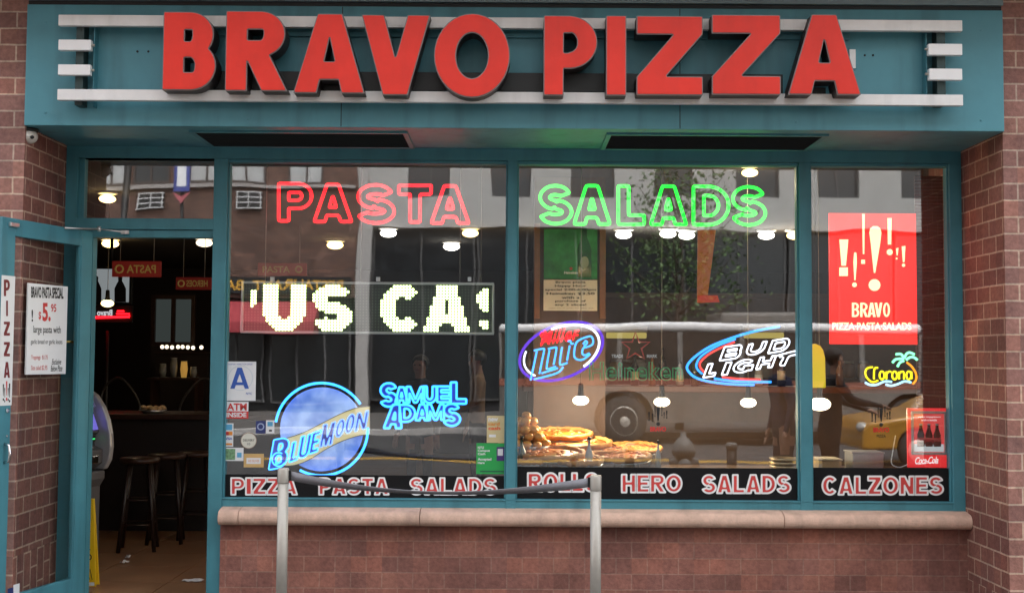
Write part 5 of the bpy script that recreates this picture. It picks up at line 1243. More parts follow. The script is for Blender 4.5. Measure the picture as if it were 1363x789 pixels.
def hang_board(px, Y, words, mirror, lb, e, col=(.30, .022, .018)):
    x0, x1, z0, z1 = box_px(*px, Y); t = thing('hanging_board', lb, 'sign', ((x0 + x1) / 2, Y, z0), 'red hanging boards inside the shop')
    MB().box(x0, x1, Y, Y + .03, z0, z1).build('board', luminous('board_red%d' % int(e * 100), col, e, .6), t, bevel=.004)
    mb = MB(); w_ = px[2] - px[0]; h_ = px[3] - px[1]
    put_text(mb, words, (px[0] + w_ * (.30 if mirror else .10), px[1] + h_ * .24, px[0] + w_ * (.9 if mirror else .66), px[1] + h_ * .76), Y - .003, 0, .02, 0, 1, 0, 0, mirror); mb.build('lettering', luminous('board_gold', (.42, .28, .08), e * 1.2), t)
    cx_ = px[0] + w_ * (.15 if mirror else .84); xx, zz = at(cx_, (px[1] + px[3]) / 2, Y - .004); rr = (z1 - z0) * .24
    MB().tube([(xx + rr * math.cos(i * .3927), Y - .004, zz + rr * math.sin(i * .3927)) for i in range(16)], rr * .25, True, 6).build('emblem', luminous('board_gold', (.42, .28, .08), e * 1.2), t)
    hc = MB(); 
    for a in (x0 + .08, x1 - .08): hc.cyl((a, Y + .015, z1), (a, Y + .015, z_ceil), .004, n=5)
    hc.build('hanging_wire', M_steel, t)
hang_board((149, 347.5, 214, 368.5), 4.6, 'PASTA', True, 'red hanging board with mirrored gold word PASTA, above the doorway screen', .10)
hang_board((234, 369, 281, 385.5), 5.6, 'HEROES', True, 'dim red hanging board with mirrored word near the right jamb of the doorway', .06)
hang_board((343, 350, 408, 367), 5.2, 'PASTA', False, 'dim red hanging board above the scrolling display in the left window', .10)
x0, x1, z0, z1 = box_px(122, 411, 173, 425, 5.2); t = thing('neon_sign', 'mirrored white script and red neon lines low in the dark doorway', 'neon sign', ((x0 + x1) / 2, 5.2, z0), None)
MB().box(x0 - .02, x1 + .02, 5.22, 5.25, z0 - .03, z1 + .04).build('back_panel', M_dark, t)
mb = MB(); put_text(mb, 'Bravo P', (122, 412, 149.5, 420), 5.2, 0, .03, 0, 1, 0, 0, True); mb.build('lettering', glow('script_white', (.8, .8, .85), .6), t)
mb = MB(); neon_path(mb, [(122, 422.5), (172, 421.5)], 5.2, .012, curve=False); neon_path(mb, [(155, 417.5), (172, 417.5), (172, 421)], 5.2, .008, curve=False); neon_path(mb, [(156, 414), (165, 414)], 5.2, .008, curve=False); mb.build('neon_lines', N_red, t)
x, z = at(143, 440, 5.23); MB().cyl((x, 5.235, z), (x, 5.235, 0.0), .02, n=8).build('stand', M_dark, t)
# back of the room: mirror with lamps and glasses
x0, x1, z0, z1 = box_px(206, 398, 254, 455, 9.5); t = thing('back_window', 'pale lit window at the far end of the dark room', 'window', ((x0 + x1) / 2, 9.5, z0))
fr = MB(); fr.box(x0 - .06, x1 + .06, 9.5, 9.56, z0 - .06, z0); fr.box(x0 - .06, x1 + .06, 9.5, 9.56, z1, z1 + .06); fr.box(x0 - .06, x0, 9.5, 9.56, z0, z1); fr.box(x1, x1 + .06, 9.5, 9.56, z0, z1); fr.box((x0 + x1) / 2 - .03, (x0 + x1) / 2 + .03, 9.505, 9.55, z0, z1); fr.build('frame', M_wood, t)
MB().box(x0, x1, 9.56, 9.57, z0, z1).build('pane', glow('back_window_light', (.30, .36, .34), .09), t); MB().box(x0 - .06, x1 + .06, 9.52, 9.56, 0, z0 - .06).build('apron', M_wall_in, t)
t = thing('light_string', 'row of small warm bulbs on a shelf deep in the doorway', 'lights', T0((214, 458, 272, 466), 8.8))
x0, x1, z0, z1 = box_px(206, 464, 276, 468, 8.8); MB().box(x0, x1, 8.8, 9.0, z0 - .02, z0 + .0).build('shelf', M_wood, t); MB().box(x0, x1, 8.85, 8.95, 0, z0 - .02).build('cabinet', M_wall_in, t)
for px in (216, 222, 229, 237, 243, 250, 257, 268):
    x, z = at(px, 461.5 + (px % 3) * .6, 8.85); MB().ball((x, 8.85, max(z, z0 + .028)), .028, .028, .028, 8, 6).build('bulb', M_bulbd, t)
rnd = random.Random(11); glow_cup = mat('gold_glass', (.55, .40, .16), .15, .2, .4, 30)
for k, (px, nm) in enumerate(((222, 'far left'), (232, 'second'), (241, 'amber central'), (250, 'far right'))):
    x, z = at(px, 500, 8.3); z0_ = zc(505, 8.3); 
t = thing('side_table', 'small table with glasses far back in the dark room', 'table', (at(236, 500, 8.3)[0], 8.3, 0)); x = t.location.x; zt2 = zc(505, 8.3)
MB().box(x - .35, x + .35, 8.1, 8.5, zt2 - .03, zt2).build('tabletop', M_wood, t); 
for sx in (-1, 1): MB().box(x + sx * .3 - .02, x + sx * .3 + .02, 8.15, 8.45, 0, zt2 - .03).build('leg', M_wood, t)
for k, (dx, hh_, lb) in enumerate(((-.2, .18, 'tall pale drinking glass on the far side table'), (-.05, .26, 'pale jug on the far side table'), (.09, .22, 'amber glass lantern on the far side table'), (.22, .14, 'short glass on the right of the far side table'))):
    t = thing('drinking_glass', lb, 'glass', (x + dx, 8.3, zt2)); MB().lathe((x + dx, 8.3, zt2), [(.035, 0), (.05, hh_ * .5), (.04, hh_)], 14).build('body', luminous('lantern_amber', (.7, .38, .08), .35) if k == 2 else M_bclear, t)
    MB().lathe((x + dx, 8.3, zt2), [(.042, hh_), (.042, hh_ + .008)], 14).build('rim', M_alu, t)
# chairs with curved chrome backs beyond the bar
for px, lb in ((150, 'chair with curved pale back beside the cash machine'), (258, 'chair with curved pale back near the right jamb')):
    x, z = at(px, 530, 4.4); t = thing('chair', lb, 'chair', (x, 4.4, 0), 'chairs beyond the bar'); sg = 1 if px < 200 else -1
    MB().box(x - .22, x + .22, 4.2, 4.64, .72, .77).build('seat', M_wood, t, bevel=.02)
    P = spline([(x - .2 * sg, 4.62, .76), (x - .22 * sg, 4.66, 1.1), (x - .16 * sg, 4.68, 1.30), (x + .0 * sg, 4.68, 1.36), (x + .2 * sg, 4.64, 1.1), (x + .2 * sg, 4.62, .76)], 6); MB().tube(P, .013).build('back_frame', mat('grey_chair_metal', (.06, .055, .05), .35, .5), t)
    for sx in (-1, 1):
        for sy in (-1, 1): MB().cyl((x + sx * .2, 4.42 + sy * .19, 0), (x + sx * .18, 4.42 + sy * .17, .73), .014, n=8).build('leg', M_dark, t)
# ---- cash machine
AF = Vector((.95, -.31, 0)).normalized(); AS = Vector((.31, .95, 0)).normalized(); AC = Vector((at(113, 745, 1.12)[0] - .16, 1.12, 0))
def am(f, s, z): return tuple(AC + AF * f + AS * s + Vector((0, 0, z)))
t = thing('cash_machine', 'grey and silver cash machine with glowing screen just inside the door', 'cash machine', tuple(AC))
M_atm = mat('atm_silver', (.50, .50, .51), .35, .3, .05); M_atmd = mat('atm_dark_grey', (.12, .12, .125), .5, 0, .1)
def prof_at(mb, P, s0, s1, m=0): mb.prism(P, lambda f, z: am(f, s0, z), lambda f, z: am(f, s1, z), m)
ped = [(-.24, 0), (.16, 0), (.16, .62), (.20, .68), (.20, .74), (-.24, .74)]
mb = MB(); prof_at(mb, ped, -.20, .20); mb.build('pedestal', M_atmd, t, bevel=.012)
ck = [(-.24, .742)] + [(.10 + .0, .742), (.215, .75), (.255, .82), (.268, .92), (.26, 1.02), (.235, 1.12), (.19, 1.22), (.12, 1.31), (.03, 1.36), (-.08, 1.375), (-.24, 1.37)]
for s0, s1 in ((-.215, -.165), (.165, .215)): mb = MB(); prof_at(mb, ck, s0, s1); mb.build('cheek', M_atm, t, bevel=.014, seg=3)
inn = [(-.23, .744), (.12, .744), (.20, .80), (.205, .90), (.13, .93), (.115, 1.0), (.17, 1.03), (.10, 1.20), (.06, 1.30), (-.04, 1.35), (-.23, 1.35)]
mb = MB(); prof_at(mb, inn, -.164, .164); mb.build('fascia', M_atmd, t, bevel=.006)
mb = MB(); mb.add([am(.168 - .0, -.13, 1.045), am(.168, .13, 1.045), am(.112, .13, 1.185), am(.112, -.13, 1.185)], [(0, 1, 2, 3)]); mb.v = [tuple(Vector(v) + AF * .006 + Vector((0, 0, .004))) for v in mb.v]
mb = MB(); P = [(.176, 1.05), (.182, 1.055), (.120, 1.20), (.112, 1.195)]; prof_at(mb, P, -.13, .13); mb.build('screen', glow('atm_screen', (.22, .19, .80), .6), t)
mb = MB(); prof_at(mb, [(.12, 1.215), (.135, 1.222), (.085, 1.315), (.07, 1.31)], -.155, .155); mb.build('topper', glow('atm_topper', (.16, .16, .30), .35), t)
mb = MB(); prof_at(mb, [(.14, .935), (.20, .915), (.203, .922), (.145, .945)], -.10, .06); mb.build('keypad', M_alu, t, bevel=.002)
mb = MB(); prof_at(mb, [(.12, .96), (.15, .96), (.15, 1.0), (.12, 1.0)], .08, .14); mb.build('card_reader', M_dark, t, bevel=.004); mb = MB(); prof_at(mb, [(.151, .975), (.154, .975), (.154, .985), (.151, .985)], .09, .13); mb.build('reader_light', glow('reader_green', (.05, .8, .2), 1.0), t)
mb = MB(); prof_at(mb, [(.19, .80), (.215, .80), (.215, .86), (.19, .86)], -.10, .10); mb.build('cash_slot', M_chrome, t, bevel=.006)
mb = MB(); prof_at(mb, [(.1605, .46), (.1635, .46), (.1635, .56), (.1605, .56)], -.13, -.06); mb.build('label_plate', M_cardw, t)
# ---- wet floor sign
YW = .53; t = thing('wet_floor_sign', 'yellow folding wet floor sign standing in front of the cash machine', 'floor sign', (at(100, 782, YW)[0], YW, 0))
xr_, zb_ = at(127.5, 782, YW); xr2, zt3 = at(123, 664, YW)
wb, wt_ = .30, .22; cxw = xr_ - wb / 2; zt3 = max(.55, zt3)
def wsheet(s, name):
    mb = MB(); y0 = YW + (0 if s == 0 else .07); yt = YW + .03; 
    A = [(cxw - wb / 2, y0, .004), (cxw + wb / 2, y0, .004), (cxw + wt_ / 2, yt + (.0 if s == 0 else .012), zt3), (cxw - wt_ / 2, yt + (.0 if s == 0 else .012), zt3)]
    mb.add(A + [(a, b + .012, c) for a, b, c in A], [(0, 1, 2, 3), (7, 6, 5, 4), (0, 4, 5, 1), (1, 5, 6, 2), (2, 6, 7, 3), (3, 7, 4, 0)]); return mb.build(name, mat('yellow_plastic', (.88, .56, .015), .35, 0, .06, dirt=.12), t, bevel=.004)
wsheet(0, 'front_leaf'); wsheet(1, 'rear_leaf')
def fw(u, v): w_ = wb + (wt_ - wb) * v; return (cxw + (u - .5) * w_, YW + .03 * v - .003, .004 + (zt3 - .004) * v)
mb = MB()
for tx, v0, v1, u0, u1 in (('CAUTION', .86, .93, .12, .9), ('CUIDADO', .30, .37, .12, .92), ('WET FLOOR', .62, .69, .1, .9)):
    mb = MB(); put_text(mb, tx, (u0, 1 - v1, u1, 1 - v0), 0, 0, .03, fn=lambda a, b: fw(a, 1 - b)); mb.build('lettering', M_inkblack, t)
mb = MB(); mb.tube([fw(.28, .42), fw(.88, .42), fw(.58, .58)], .004, True, 6); mb.build('warning_triangle', M_inkblack, t); mb = MB()
for k in range(5): mb.tube([fw(.55 + k * .08, .20), fw(.68 + k * .06, .08)], .002, False, 5)
mb.build('hatching', M_inkblack, t); mb = MB(); mb.add([fw(.74, .012), fw(.97, .012), fw(.97, .05), fw(.74, .05)], [(0, 1, 2, 3)]); mb.build('label_plate', M_cardw, t)
# ---- litter
rnd = random.Random(9)
for px, py, w_, lb in ((166, 748, .055, 'crumpled white paper scrap on the floor by the cash machine'), (170, 741, .035, 'smaller crumpled white scrap behind the other scrap'), (257, 771, .12, 'torn flat white paper strip on the floor near the right jamb')):
    p_ = atz(px, py, .01); mb = MB(); n = 7
    V = [(p_.x + w_ * (i / (n - 1) - .5) * 2 * .6, p_.y + (j - 1) * w_ * .35 + rnd.uniform(-.01, .01), .004 + rnd.uniform(0, .028 if w_ < .1 else .010)) for j in range(3) for i in range(n)]
    mb.add(V, [(j * n + i, j * n + i + 1, (j + 1) * n + i + 1, (j + 1) * n + i) for j in range(2) for i in range(n - 1)]); o = mb.build('paper_scrap', M_paper, recalc=False); tag(o, lb, 'litter', 'paper scraps on the floor')
    sm = o.modifiers.new('thickness', 'SOLIDIFY'); sm.thickness = .001
# ================================================================== people
M_skin = mat('skin', (.42, .24, .17), .55, 0, .08, 12); M_hair = mat('dark_hair', (.02, .014, .011), .5, 0, .3, 60)
def person(label, loc, face, shirt, pants, arms, height=1.70, group=None, lean=0.0, bulk=1.0):
    """one continuous skinned body; arms = ((elbow, hand) left, (elbow, hand) right) in the body's own frame, x right, y forward"""
    k = height / 1.70
    t = thing('person', label, 'person', loc, group); t.rotation_euler = (0, 0, face)
    J = {}; E = []; RAD = []
    def v(n, p, r, par=None):
        J[n] = len(RAD); RAD.append((Vector(p) * k, r * k, n))
        if par: E.append((J[par], J[n]))
    L_ = lean
    v('pelvis', (0, 0, .93), .135); v('waist', (0, L_ * .3, 1.08), .125, 'pelvis'); v('chest', (0, L_ * .7, 1.28), .150, 'waist'); v('neck0', (0, L_, 1.42), .075, 'chest'); v('neck', (0, L_ + .01, 1.49), .055, 'neck0')
    v('head0', (0, L_ + .02, 1.555), .078, 'neck'); v('head1', (0, L_ + .025, 1.615), .086, 'head0'); v('crown', (0, L_ + .01, 1.665), .058, 'head1')
    v('nose', (0, L_ + .112, 1.575), .010, 'head0')
    for s, nm in ((-1, 'l'), (1, 'r')):
        el, ha = arms[0 if s < 0 else 1]
        v('sh' + nm, (s * .165, L_ * .9, 1.38), .062, 'chest'); v('el' + nm, el, .045, 'sh' + nm); v('wr' + nm, ha, .030, 'el' + nm)
        d = (Vector(ha) - Vector(el)).normalized(); side = d.cross(Vector((0, 0, 1))); side = side.normalized() if side.length > .1 else Vector((1, 0, 0))
        pm = Vector(ha) + d * .07; v('pa' + nm, pm, .030, 'wr' + nm)
        for q, (o_, l_) in enumerate(((-.028, .06), (-.009, .075), (.010, .07), (.027, .055))):
            v('fa%d' % q + nm, pm + d * (.03 + .3 * l_) + side * o_ + Vector((0, 0, -.006)), .0095, 'pa' + nm); v('fb%d' % q + nm, pm + d * (.03 + l_) + side * o_ * 1.1 + Vector((0, 0, -.028)), .0075, 'fa%d' % q + nm)
        v('th' + nm, Vector(ha) + d * .055 + side * (-.045 * s), .011, 'wr' + nm)
        v('hip' + nm, (s * .09, 0, .86), .098, 'pelvis'); v('kn' + nm, (s * .10, .015, .48), .064, 'hip' + nm); v('an' + nm, (s * .10, -.01, .085), .042, 'kn' + nm); v('to' + nm, (s * .115, .14, .035), .036, 'an' + nm)
    me = bpy.data.meshes.new('body'); me.from_pydata([p for p, r, n in RAD], E, [])
    o = bpy.data.objects.new('tmp', me); COL.objects.link(o)
    md = o.modifiers.new('s', 'SKIN'); md.use_smooth_shade = True
    for i, (p, r, n) in enumerate(RAD): me.skin_vertices[0].data[i].radius = tuple(q * (bulk if n[:2] in ('ch', 'wa', 'pe', 'sh', 'el', 'hi', 'kn') else 1.0) for q in (r, r * (.72 if n in ('chest', 'waist', 'pelvis') else 1.0)))
    me.skin_vertices[0].data[0].use_root = True
    sd = o.modifiers.new('d', 'SUBSURF'); sd.levels = 1; sd.render_levels = 1
    dg = bpy.context.evaluated_depsgraph_get(); m2 = bpy.data.meshes.new_from_object(o.evaluated_get(dg)); bpy.data.objects.remove(o)
    m2.name = 'body'; m2.materials.clear()
    for mm in (M_skin, shirt, pants, M_dark): m2.materials.append(mm)
    for p in m2.polygons:
        c = Vector(p.center) / k; near = min(range(len(RAD)), key=lambda i: (Vector(p.center) - RAD[i][0]).length); n = RAD[near][2]
        if n[:2] in ('an', 'to') and c.z < .11: i_ = 3
        elif c.z < .90 and n[:2] in ('hi', 'kn', 'an', 'pe'): i_ = 2
        elif n[:2] in ('ne', 'he', 'cr', 'no') and c.z > 1.45: i_ = 0
        elif n[:2] in ('pa', 'fa', 'fb') or n in ('thl', 'thr'): i_ = 0
        else: i_ = 1
        p.material_index = i_; p.use_smooth = True
    b = bpy.data.objects.new('body', m2); COL.objects.link(b); b.parent = t
    h = MB(); 
    for i in range(9):
        for j in range(16): pass
    hc = (0, (L_ + .005) * k, 1.625 * k); h.ball(hc, .098 * k, .108 * k, .098 * k, 16, 10)
    h.f = [f for f in h.f if sum(h.v[i][2] for i in f) / len(f) > (1.60 if sum(h.v[i][1] for i in f) / len(f) < (L_ + .05) * k else 1.655) * k or (sum(h.v[i][1] for i in f) / len(f) < (L_ - .02) * k and sum(h.v[i][2] for i in f) / len(f) > 1.53 * k)]
    h.m = [0] * len(h.f); h.sm = [True] * len(h.f)
    og = t.location.copy(); ho = h.build('hair', M_hair, None, recalc=False); ho.parent = t
    ey = MB()
    for s in (-1, 1): ey.ball((s * .032 * k, (L_ + .096) * k, 1.60 * k), .011 * k, .008 * k, .008 * k, 8, 6)
    eo = ey.build('eyes', M_inkblack, None); eo.parent = t
    mo = MB().ball((0, (L_ + .098) * k, 1.545 * k), .024 * k, .008 * k, .006 * k, 8, 5).build('mouth', mat('lips', (.30, .10, .09), .5), None); mo.parent = t
    return t
M_navyc = mat('navy_cloth', (.018, .022, .035), .85, 0, .2, 8); M_blackc = mat('black_cloth', (.012, .012, .014), .85, 0, .2, 8); M_tanc = mat('tan_cloth', (.34, .22, .13), .85, 0, .12, 8); M_jean = mat('dark_denim', (.03, .035, .055), .85, 0, .2, 20)
dn = ((-.24, .0, 1.10), (-.25, .08, .85)), ((.24, .0, 1.10), (.25, .08, .85))
x = at(1104, 500, 5.15)[0]
person('person in black with dark hair reaching out an arm, in the right window', (x, -5.1, 0), R(-84), M_blackc, M_blackc, (((-.25, .20, 1.16), (-.10, .50, 1.10)), ((.24, .14, 1.14), (.12, .42, 1.04))), 1.72, None, .06, 1.22)
x = at(636, 500, 5.4)[0]
person('person in a tan shirt standing deep inside, next to the left mullion', (x, 5.4, 0), R(100), M_tanc, M_jean, (((-.24, .05, 1.12), (-.18, .26, 1.05)), dn[1]), 1.68)
x = at(560, 500, 5.0)[0]
person('person with dark hair and dark clothes standing behind the cyan neon sign', (x, 5.0, 0), R(160), M_navyc, M_jean, dn, 1.62)
x = at(1045, 540, 5.35)[0]
person('pedestrian in dark blue clothes reflected at the right of the middle window', (x, -5.3, 0), R(80), mat('dark_blue_cloth', (.02, .026, .06), .85, 0, .2, 8), M_jean, dn, 1.70, None, .05, 1.22)

# ================================================================== the street behind the camera (seen in the glass)
def ra(px, py, dist): return at(px, py, dist + .1)
D = 26.0
M_conc2 = mat('pale_concrete_panel', (.31, .31, .30), .8, 0, .07, 2); M_wdark = mat('dark_window', (.020, .023, .025), .12, 0, .2, 2); M_wframe = mat('grey_window_frame', (.045, .045, .045), .5)
xd = ra(477, 300, D)[0]
zsp0, zsp1 = ra(880, 305, D)[1], ra(880, 263, D)[1]; HW = 2.1; HS = zsp1 - zsp0
t = thing('office_building', 'pale grey concrete building with dark window bands reflected in the middle and right windows', 'building', (14, -D, 0))
bd = MB(); bd.box(xd, 42, -D - 12, -D - .25, zsp0, 22.0)
zz = zsp0
while zz < 21.5: bd.box(xd, 42, -D - .25, -D, zz, min(zz + HS, 22.0)); zz += HS + HW
MB().box(xd, xd + .35, -D - .25, -D + .05, 0, 22.0).build('corner_column', mat('grey_concrete_column', (.30, .29, .28), .8, 0, .1), t)
bd.build('wall', M_conc2, t)
pw = 55 / 46.0; n = int((42 - xd) / (2 * pw)); xp0 = ra(707, 240, D)[0]; xp0 -= 2 * pw * math.floor((xp0 - xd) / (2 * pw))
pr = MB(); wins = []
for fz in range(5):
    z0 = zsp0 + HS + fz * (HS + HW); 
    for i in range(n + 1):
        a = xp0 + i * 2 * pw; 
        if a + pw < 42: pr.box(a, a + pw, -D - .25, -D - .02, z0, z0 + HW)
        if a + 2 * pw < 42 and len(wins) < 90: wins.append((a + pw, a + 2 * pw, z0, z0 + HW))
pr.build('pier_panels', M_conc2, t)
def win(t, a, b, z0, z1, y, gm, fmx, k=1):
    f = MB(); f.box(a, b, y, y + .06, z0, z0 + .06); f.box(a, b, y, y + .06, z1 - .06, z1); f.box(a, a + .06, y, y + .06, z0 + .06, z1 - .06); f.box(b - .06, b, y, y + .06, z0 + .06, z1 - .06)
    for q in range(1, k + 1): c = a + (b - a) * q / (k + 1); f.box(c - .03, c + .03, y + .005, y + .055, z0 + .06, z1 - .06)
    o = f.build('window', fmx, t); MB().box(a + .01, b - .01, y + .01, y + .03, z0 + .01, z1 - .01).build('pane', gm, o)
for a, b, z0, z1 in wins[:90]: win(t, a, b, z0, z1, -D - .25, M_wdark, M_wframe)
sf = MB(); i = 0; a = xd + .35
while a < 40:
    win(t, a + .02, a + 3.0, .3, zsp0 - .02, -D - .3, M_wdark, M_wframe, 1); a += 3.05
MB().box(xd, 42, -D - 12, -D - .4, 0, zsp0).build('wall', mat('dark_shop_interior', (.02, .02, .022), .6), t)
# brown brick house
B_far = brick_mat('brick_far', 'x', (.125, .070, .052), (.095, .054, .042), (.13, .09, .075), L_=.22, H_=.075, mw=.012, bump=.2)
t = thing('brick_house', 'brown brick apartment house reflected in the left window and the pane over the door', 'building', (-16, -D, 0))
MB().box(-42, xd - .004, -D - 12, -D, 3.3, 21).build('wall', B_far, t); MB().box(-42, xd - .004, -D - 12, -D - .5, 0, 3.3).build('wall', M_dark, t)
M_blind = mat('pale_window_blind', (.36, .37, .37), .5, 0, .1, 1)
wz0, wz1 = ra(200, 245, D)[1], ra(200, 205, D)[1]; a = ra(150, 220, D)[0] - 1.2 * 8; k = 0
for fz in range(3):
    for i in range(13):
        x0 = ra(176, 230, D)[0] + (i - 8) * 1.42 + (0.25 if i % 2 else 0)
        if x0 + 1.1 > xd - .3 or x0 < -41: continue
        for dz in (0,):
            win(t, x0, x0 + 1.08, wz0 + fz * 3.1, wz0 + 1.45 + fz * 3.1, -D - .02, M_blind if (i * 7 + fz) % 4 else M_wdark, mat('brown_window_frame', (.05, .035, .03), .5), 1)
        if fz == 0 and i % 2 == 0:
            g = MB(); z0 = wz0 - .75
            g.box(x0 + .25, x0 + .95, -D, -D + .12, z0, z0 + .48); ac = g.build('air_conditioner', M_dark, t); g = MB()
            for q in range(4): g.box(x0 + .23, x0 + .97, -D + .122, -D + .13, z0 + q * .15, z0 + q * .15 + .03)
            for q in range(3): g.box(x0 + .25 + q * .33, x0 + .28 + q * .33, -D + .131, -D + .138, z0, z0 + .48)
            g.build('grille', M_alu, ac)
MB().box(-42, xd - .1, -D + .002, -D + .12, wz0 - .14, wz0 - .03).build('ledge', mat('grey_ledge', (.28, .26, .25), .7), t)
a = xd - 2.6
while a > -40: win(t, a, a + 2.4, .2, 3.2, -D - .45, M_wdark, mat('grey_window_frame2', (.10, .10, .10), .5), 2); a -= 2.6
t = thing('awning', 'faded red shop awning reflected behind the scrolling display', 'awning', (xd - 3, -D + .6, 2.4))
y0 = -D + .02; x1a = ra(424, 430, D)[0]; zA1, zA0 = ra(360, 412, D)[1], ra(360, 446, D)[1]
MB().prism([(y0, zA1 + .25), (y0, zA0), (y0 + .9, zA0), (y0 + .9, zA0 + .35)], lambda y, z: (-12, y, z), lambda y, z: (x1a, y, z)).build('canopy', mat('awning_red', (.30, .035, .045), .8, 0, .08), t)
t = thing('shop_fascia', 'dark fascia with yellow capital letters reading RESTAURANT BAR, reflected mirror wise', 'shop sign', (xd - 3, -D + .05, 3.6))
zf1, zf0 = ra(400, 368, D)[1], ra(400, 390, D)[1]; MB().box(-13, xd - .12, -D + .002, -D + .1, zf0, zf1).build('board', M_dark, t)
mb = MB(); V, Fc, _ = text_flat('RESTAURANT  BAR', .02); xs_ = [v[0] for v in V]; ys_ = [v[1] for v in V]
xL, xRr = ra(288, 380, D)[0], ra(460, 380, D)[0]
# facing the street (+y): its reading direction runs towards -x
mb.add([(xRr - (v[0] - min(xs_)) / (max(xs_) - min(xs_)) * (xRr - xL), -D + .105, zf0 + .09 + (v[1] - min(ys_)) / (max(ys_) - min(ys_)) * (zf1 - zf0 - .18)) for v in V], [tuple(reversed(f)) for f in Fc]); mb.build('lettering', mat('sign_yellow', (.55, .30, .03), .5), t)
# lamp post with banner
for px, lb, ban in ((164, 'black street lamp post reflected in the pane over the door', False), (240, 'black pole with a blue and white banner reflected in the pane over the door', True)):
    x, z = ra(px, 400, 19.2); t = thing('street_pole', lb, 'street pole', (x, -19.2, 0), 'poles on the far pavement')
    r = .10 if not ban else .05; ztop = 7.5 if not ban else ra(240, 212, 19.2)[1]
    MB().lathe((x, -19.2, 0), [(.16, 0), (.16, .3), (r, .5), (r * .8, ztop)], 14).build('shaft', M_dark, t)
    if not ban: MB().tube(spline([(x, -19.2, 7.4), (x, -18.6, 7.9), (x, -17.6, 8.0)], 5), .04).build('arm', M_dark, t); MB().ball((x, -17.4, 7.95), .16, .35, .08).build('lamp_head', M_dark, t)
    else:
        zb0, zb1 = ra(240, 257, 19.2)[1], ra(240, 212, 19.2)[1]
        MB().box(x - .19, x + .19, -19.14, -19.10, zb0, zb1).build('banner', mat('banner_blue', (.04, .06, .26), .6), t); MB().box(x - .11, x + .11, -19.099, -19.094, zb0 + .12, zb1 - .1).build('banner_panel', M_cardw, t)
        MB().prism([(x - .22, zb0), (x, zb0 - .28), (x + .22, zb0), (x, zb0 - .12)], lambda a, b: (a, -19.14, b), lambda a, b: (a, -19.11, b)).build('chevron', mat('banner_pink', (.40, .10, .12), .6), t)
# shuttle bus
YB0, YB1 = -16.0, -18.3; xbA, xbB = ra(664, 500, 16)[0], ra(1228, 500, 16)[0]
t = thing('bus', 'pale bus with dark windows and brown stripe reflected across the middle window', 'bus', ((xbA + xbB) / 2, -17.1, -.14))
M_busw = mat('bus_white', (.135, .125, .112), .4, 0, .10, 1, dirt=.5); M_bust = mat('bus_brown', (.24, .09, .06), .4); G_bus = mat('bus_glass', (.05, .042, .036), .08, 0, .1)
xw = [ra(832, 548, 16)[0], ra(1213, 548, 16)[0]]
def side_loop(z0, z1):
    P = [(xbA + .1, z0)]
    for cx_ in xw:
        P += [(cx_ + .62 * math.cos(R(a)), max(z0, .42 + .62 * math.sin(R(a)) - .1)) for a in range(180, -1, -20)]
    return P + [(xbB - .1, z0), (xbB, z0 + .15), (xbB, z1), (xbA, z1), (xbA, z0 + .2)]
mb = MB(); mb.prism(side_loop(.25, 1.02), lambda a, b: (a, YB0, b), lambda a, b: (a, YB1, b)); mb.build('lower_body', M_busw, t)
mb = MB(); mb.box(xbA, xbB, YB0 - .02, YB1 + .02, 1.03, 1.18); mb.build('stripe', M_bust, t)
mb = MB(); mb.box(xbA + .03, xbB - .03, YB0 - .03, YB1 + .03, 1.18, 2.10); mb.build('glazing', G_bus, t)
for i in range(8):
    xx = xbA + (xbB - xbA) * i / 7; MB().box(max(xbA, xx - .05), min(xbB, xx + .05), YB0 - .015, YB1 + .015, 1.18, 2.10).build('window_post', mat('bus_post', (.16, .15, .14), .4), t)
mb = MB(); mb.box(xbA, xbB, YB0, YB1, 2.10, 2.30); mb.build('roof', mat('bus_roof_white', (.62, .62, .62), .3, 0, .03), t, bevel=.09, seg=4)
mb = MB(); xa1, xa2 = ra(950, 412, 17)[0], ra(1062, 412, 17)[0]; mb.box(xa1, xa2, -16.3, -18.0, 2.30, 2.56); mb.build('roof_unit', M_busw, t, bevel=.08, seg=3)
for cx_ in xw:
    for y0, y1 in ((YB0 - .05, YB0 - .33), (YB1 + .05, YB1 + .33)):
        w = MB().lathe((cx_, min(y0, y1), .34), [(.30, 0), (.46, .02), (.48, .08), (.48, .2), (.46, .26), (.30, .28)], 28, axis='y').build('wheel', mat('tyre', (.02, .02, .021), .8), t)
        yo = max(y0, y1); MB().lathe((cx_, yo, .34), [(.29, -.03), (.27, .004), (.16, -.03), (.10, .0), (.001, .01)], 24, axis='y').build('rim', M_steel, w)
# taxi
YT0, YT1 = -10.6, -12.4; xf = ra(1146, 590, 10.6)[0]; zt0 = -.14
t = thing('taxi', 'yellow taxi reflected behind the cola sign in the right window', 'taxi', (xf + 2.3, -11.5, zt0))
prof = [(0, .32), (.02, .62), (.12, .74), (1.15, .93), (1.95, 1.36), (2.3, 1.45), (3.1, 1.44), (3.85, 1.10), (4.65, 1.0), (4.75, .8), (4.72, .35)]
def arch(c): return [(c + .36 * math.cos(R(a)), .32 + .36 * math.sin(R(a))) for a in range(0, 181, 20)]
lp = prof + arch(3.82) + arch(.92)
M_taxi = mat('taxi_yellow', (.36, .17, .014), .3, 0, .03, 1, coat=.6)
mb = MB(); mb.prism(lp, lambda a, b: (xf + a, YT0 - (.12 if b > 1.0 else 0), zt0 + b), lambda a, b: (xf + a, YT1 + (.12 if b > 1.0 else 0), zt0 + b)); mb.build('body', M_taxi, t, bevel=.05, seg=3)
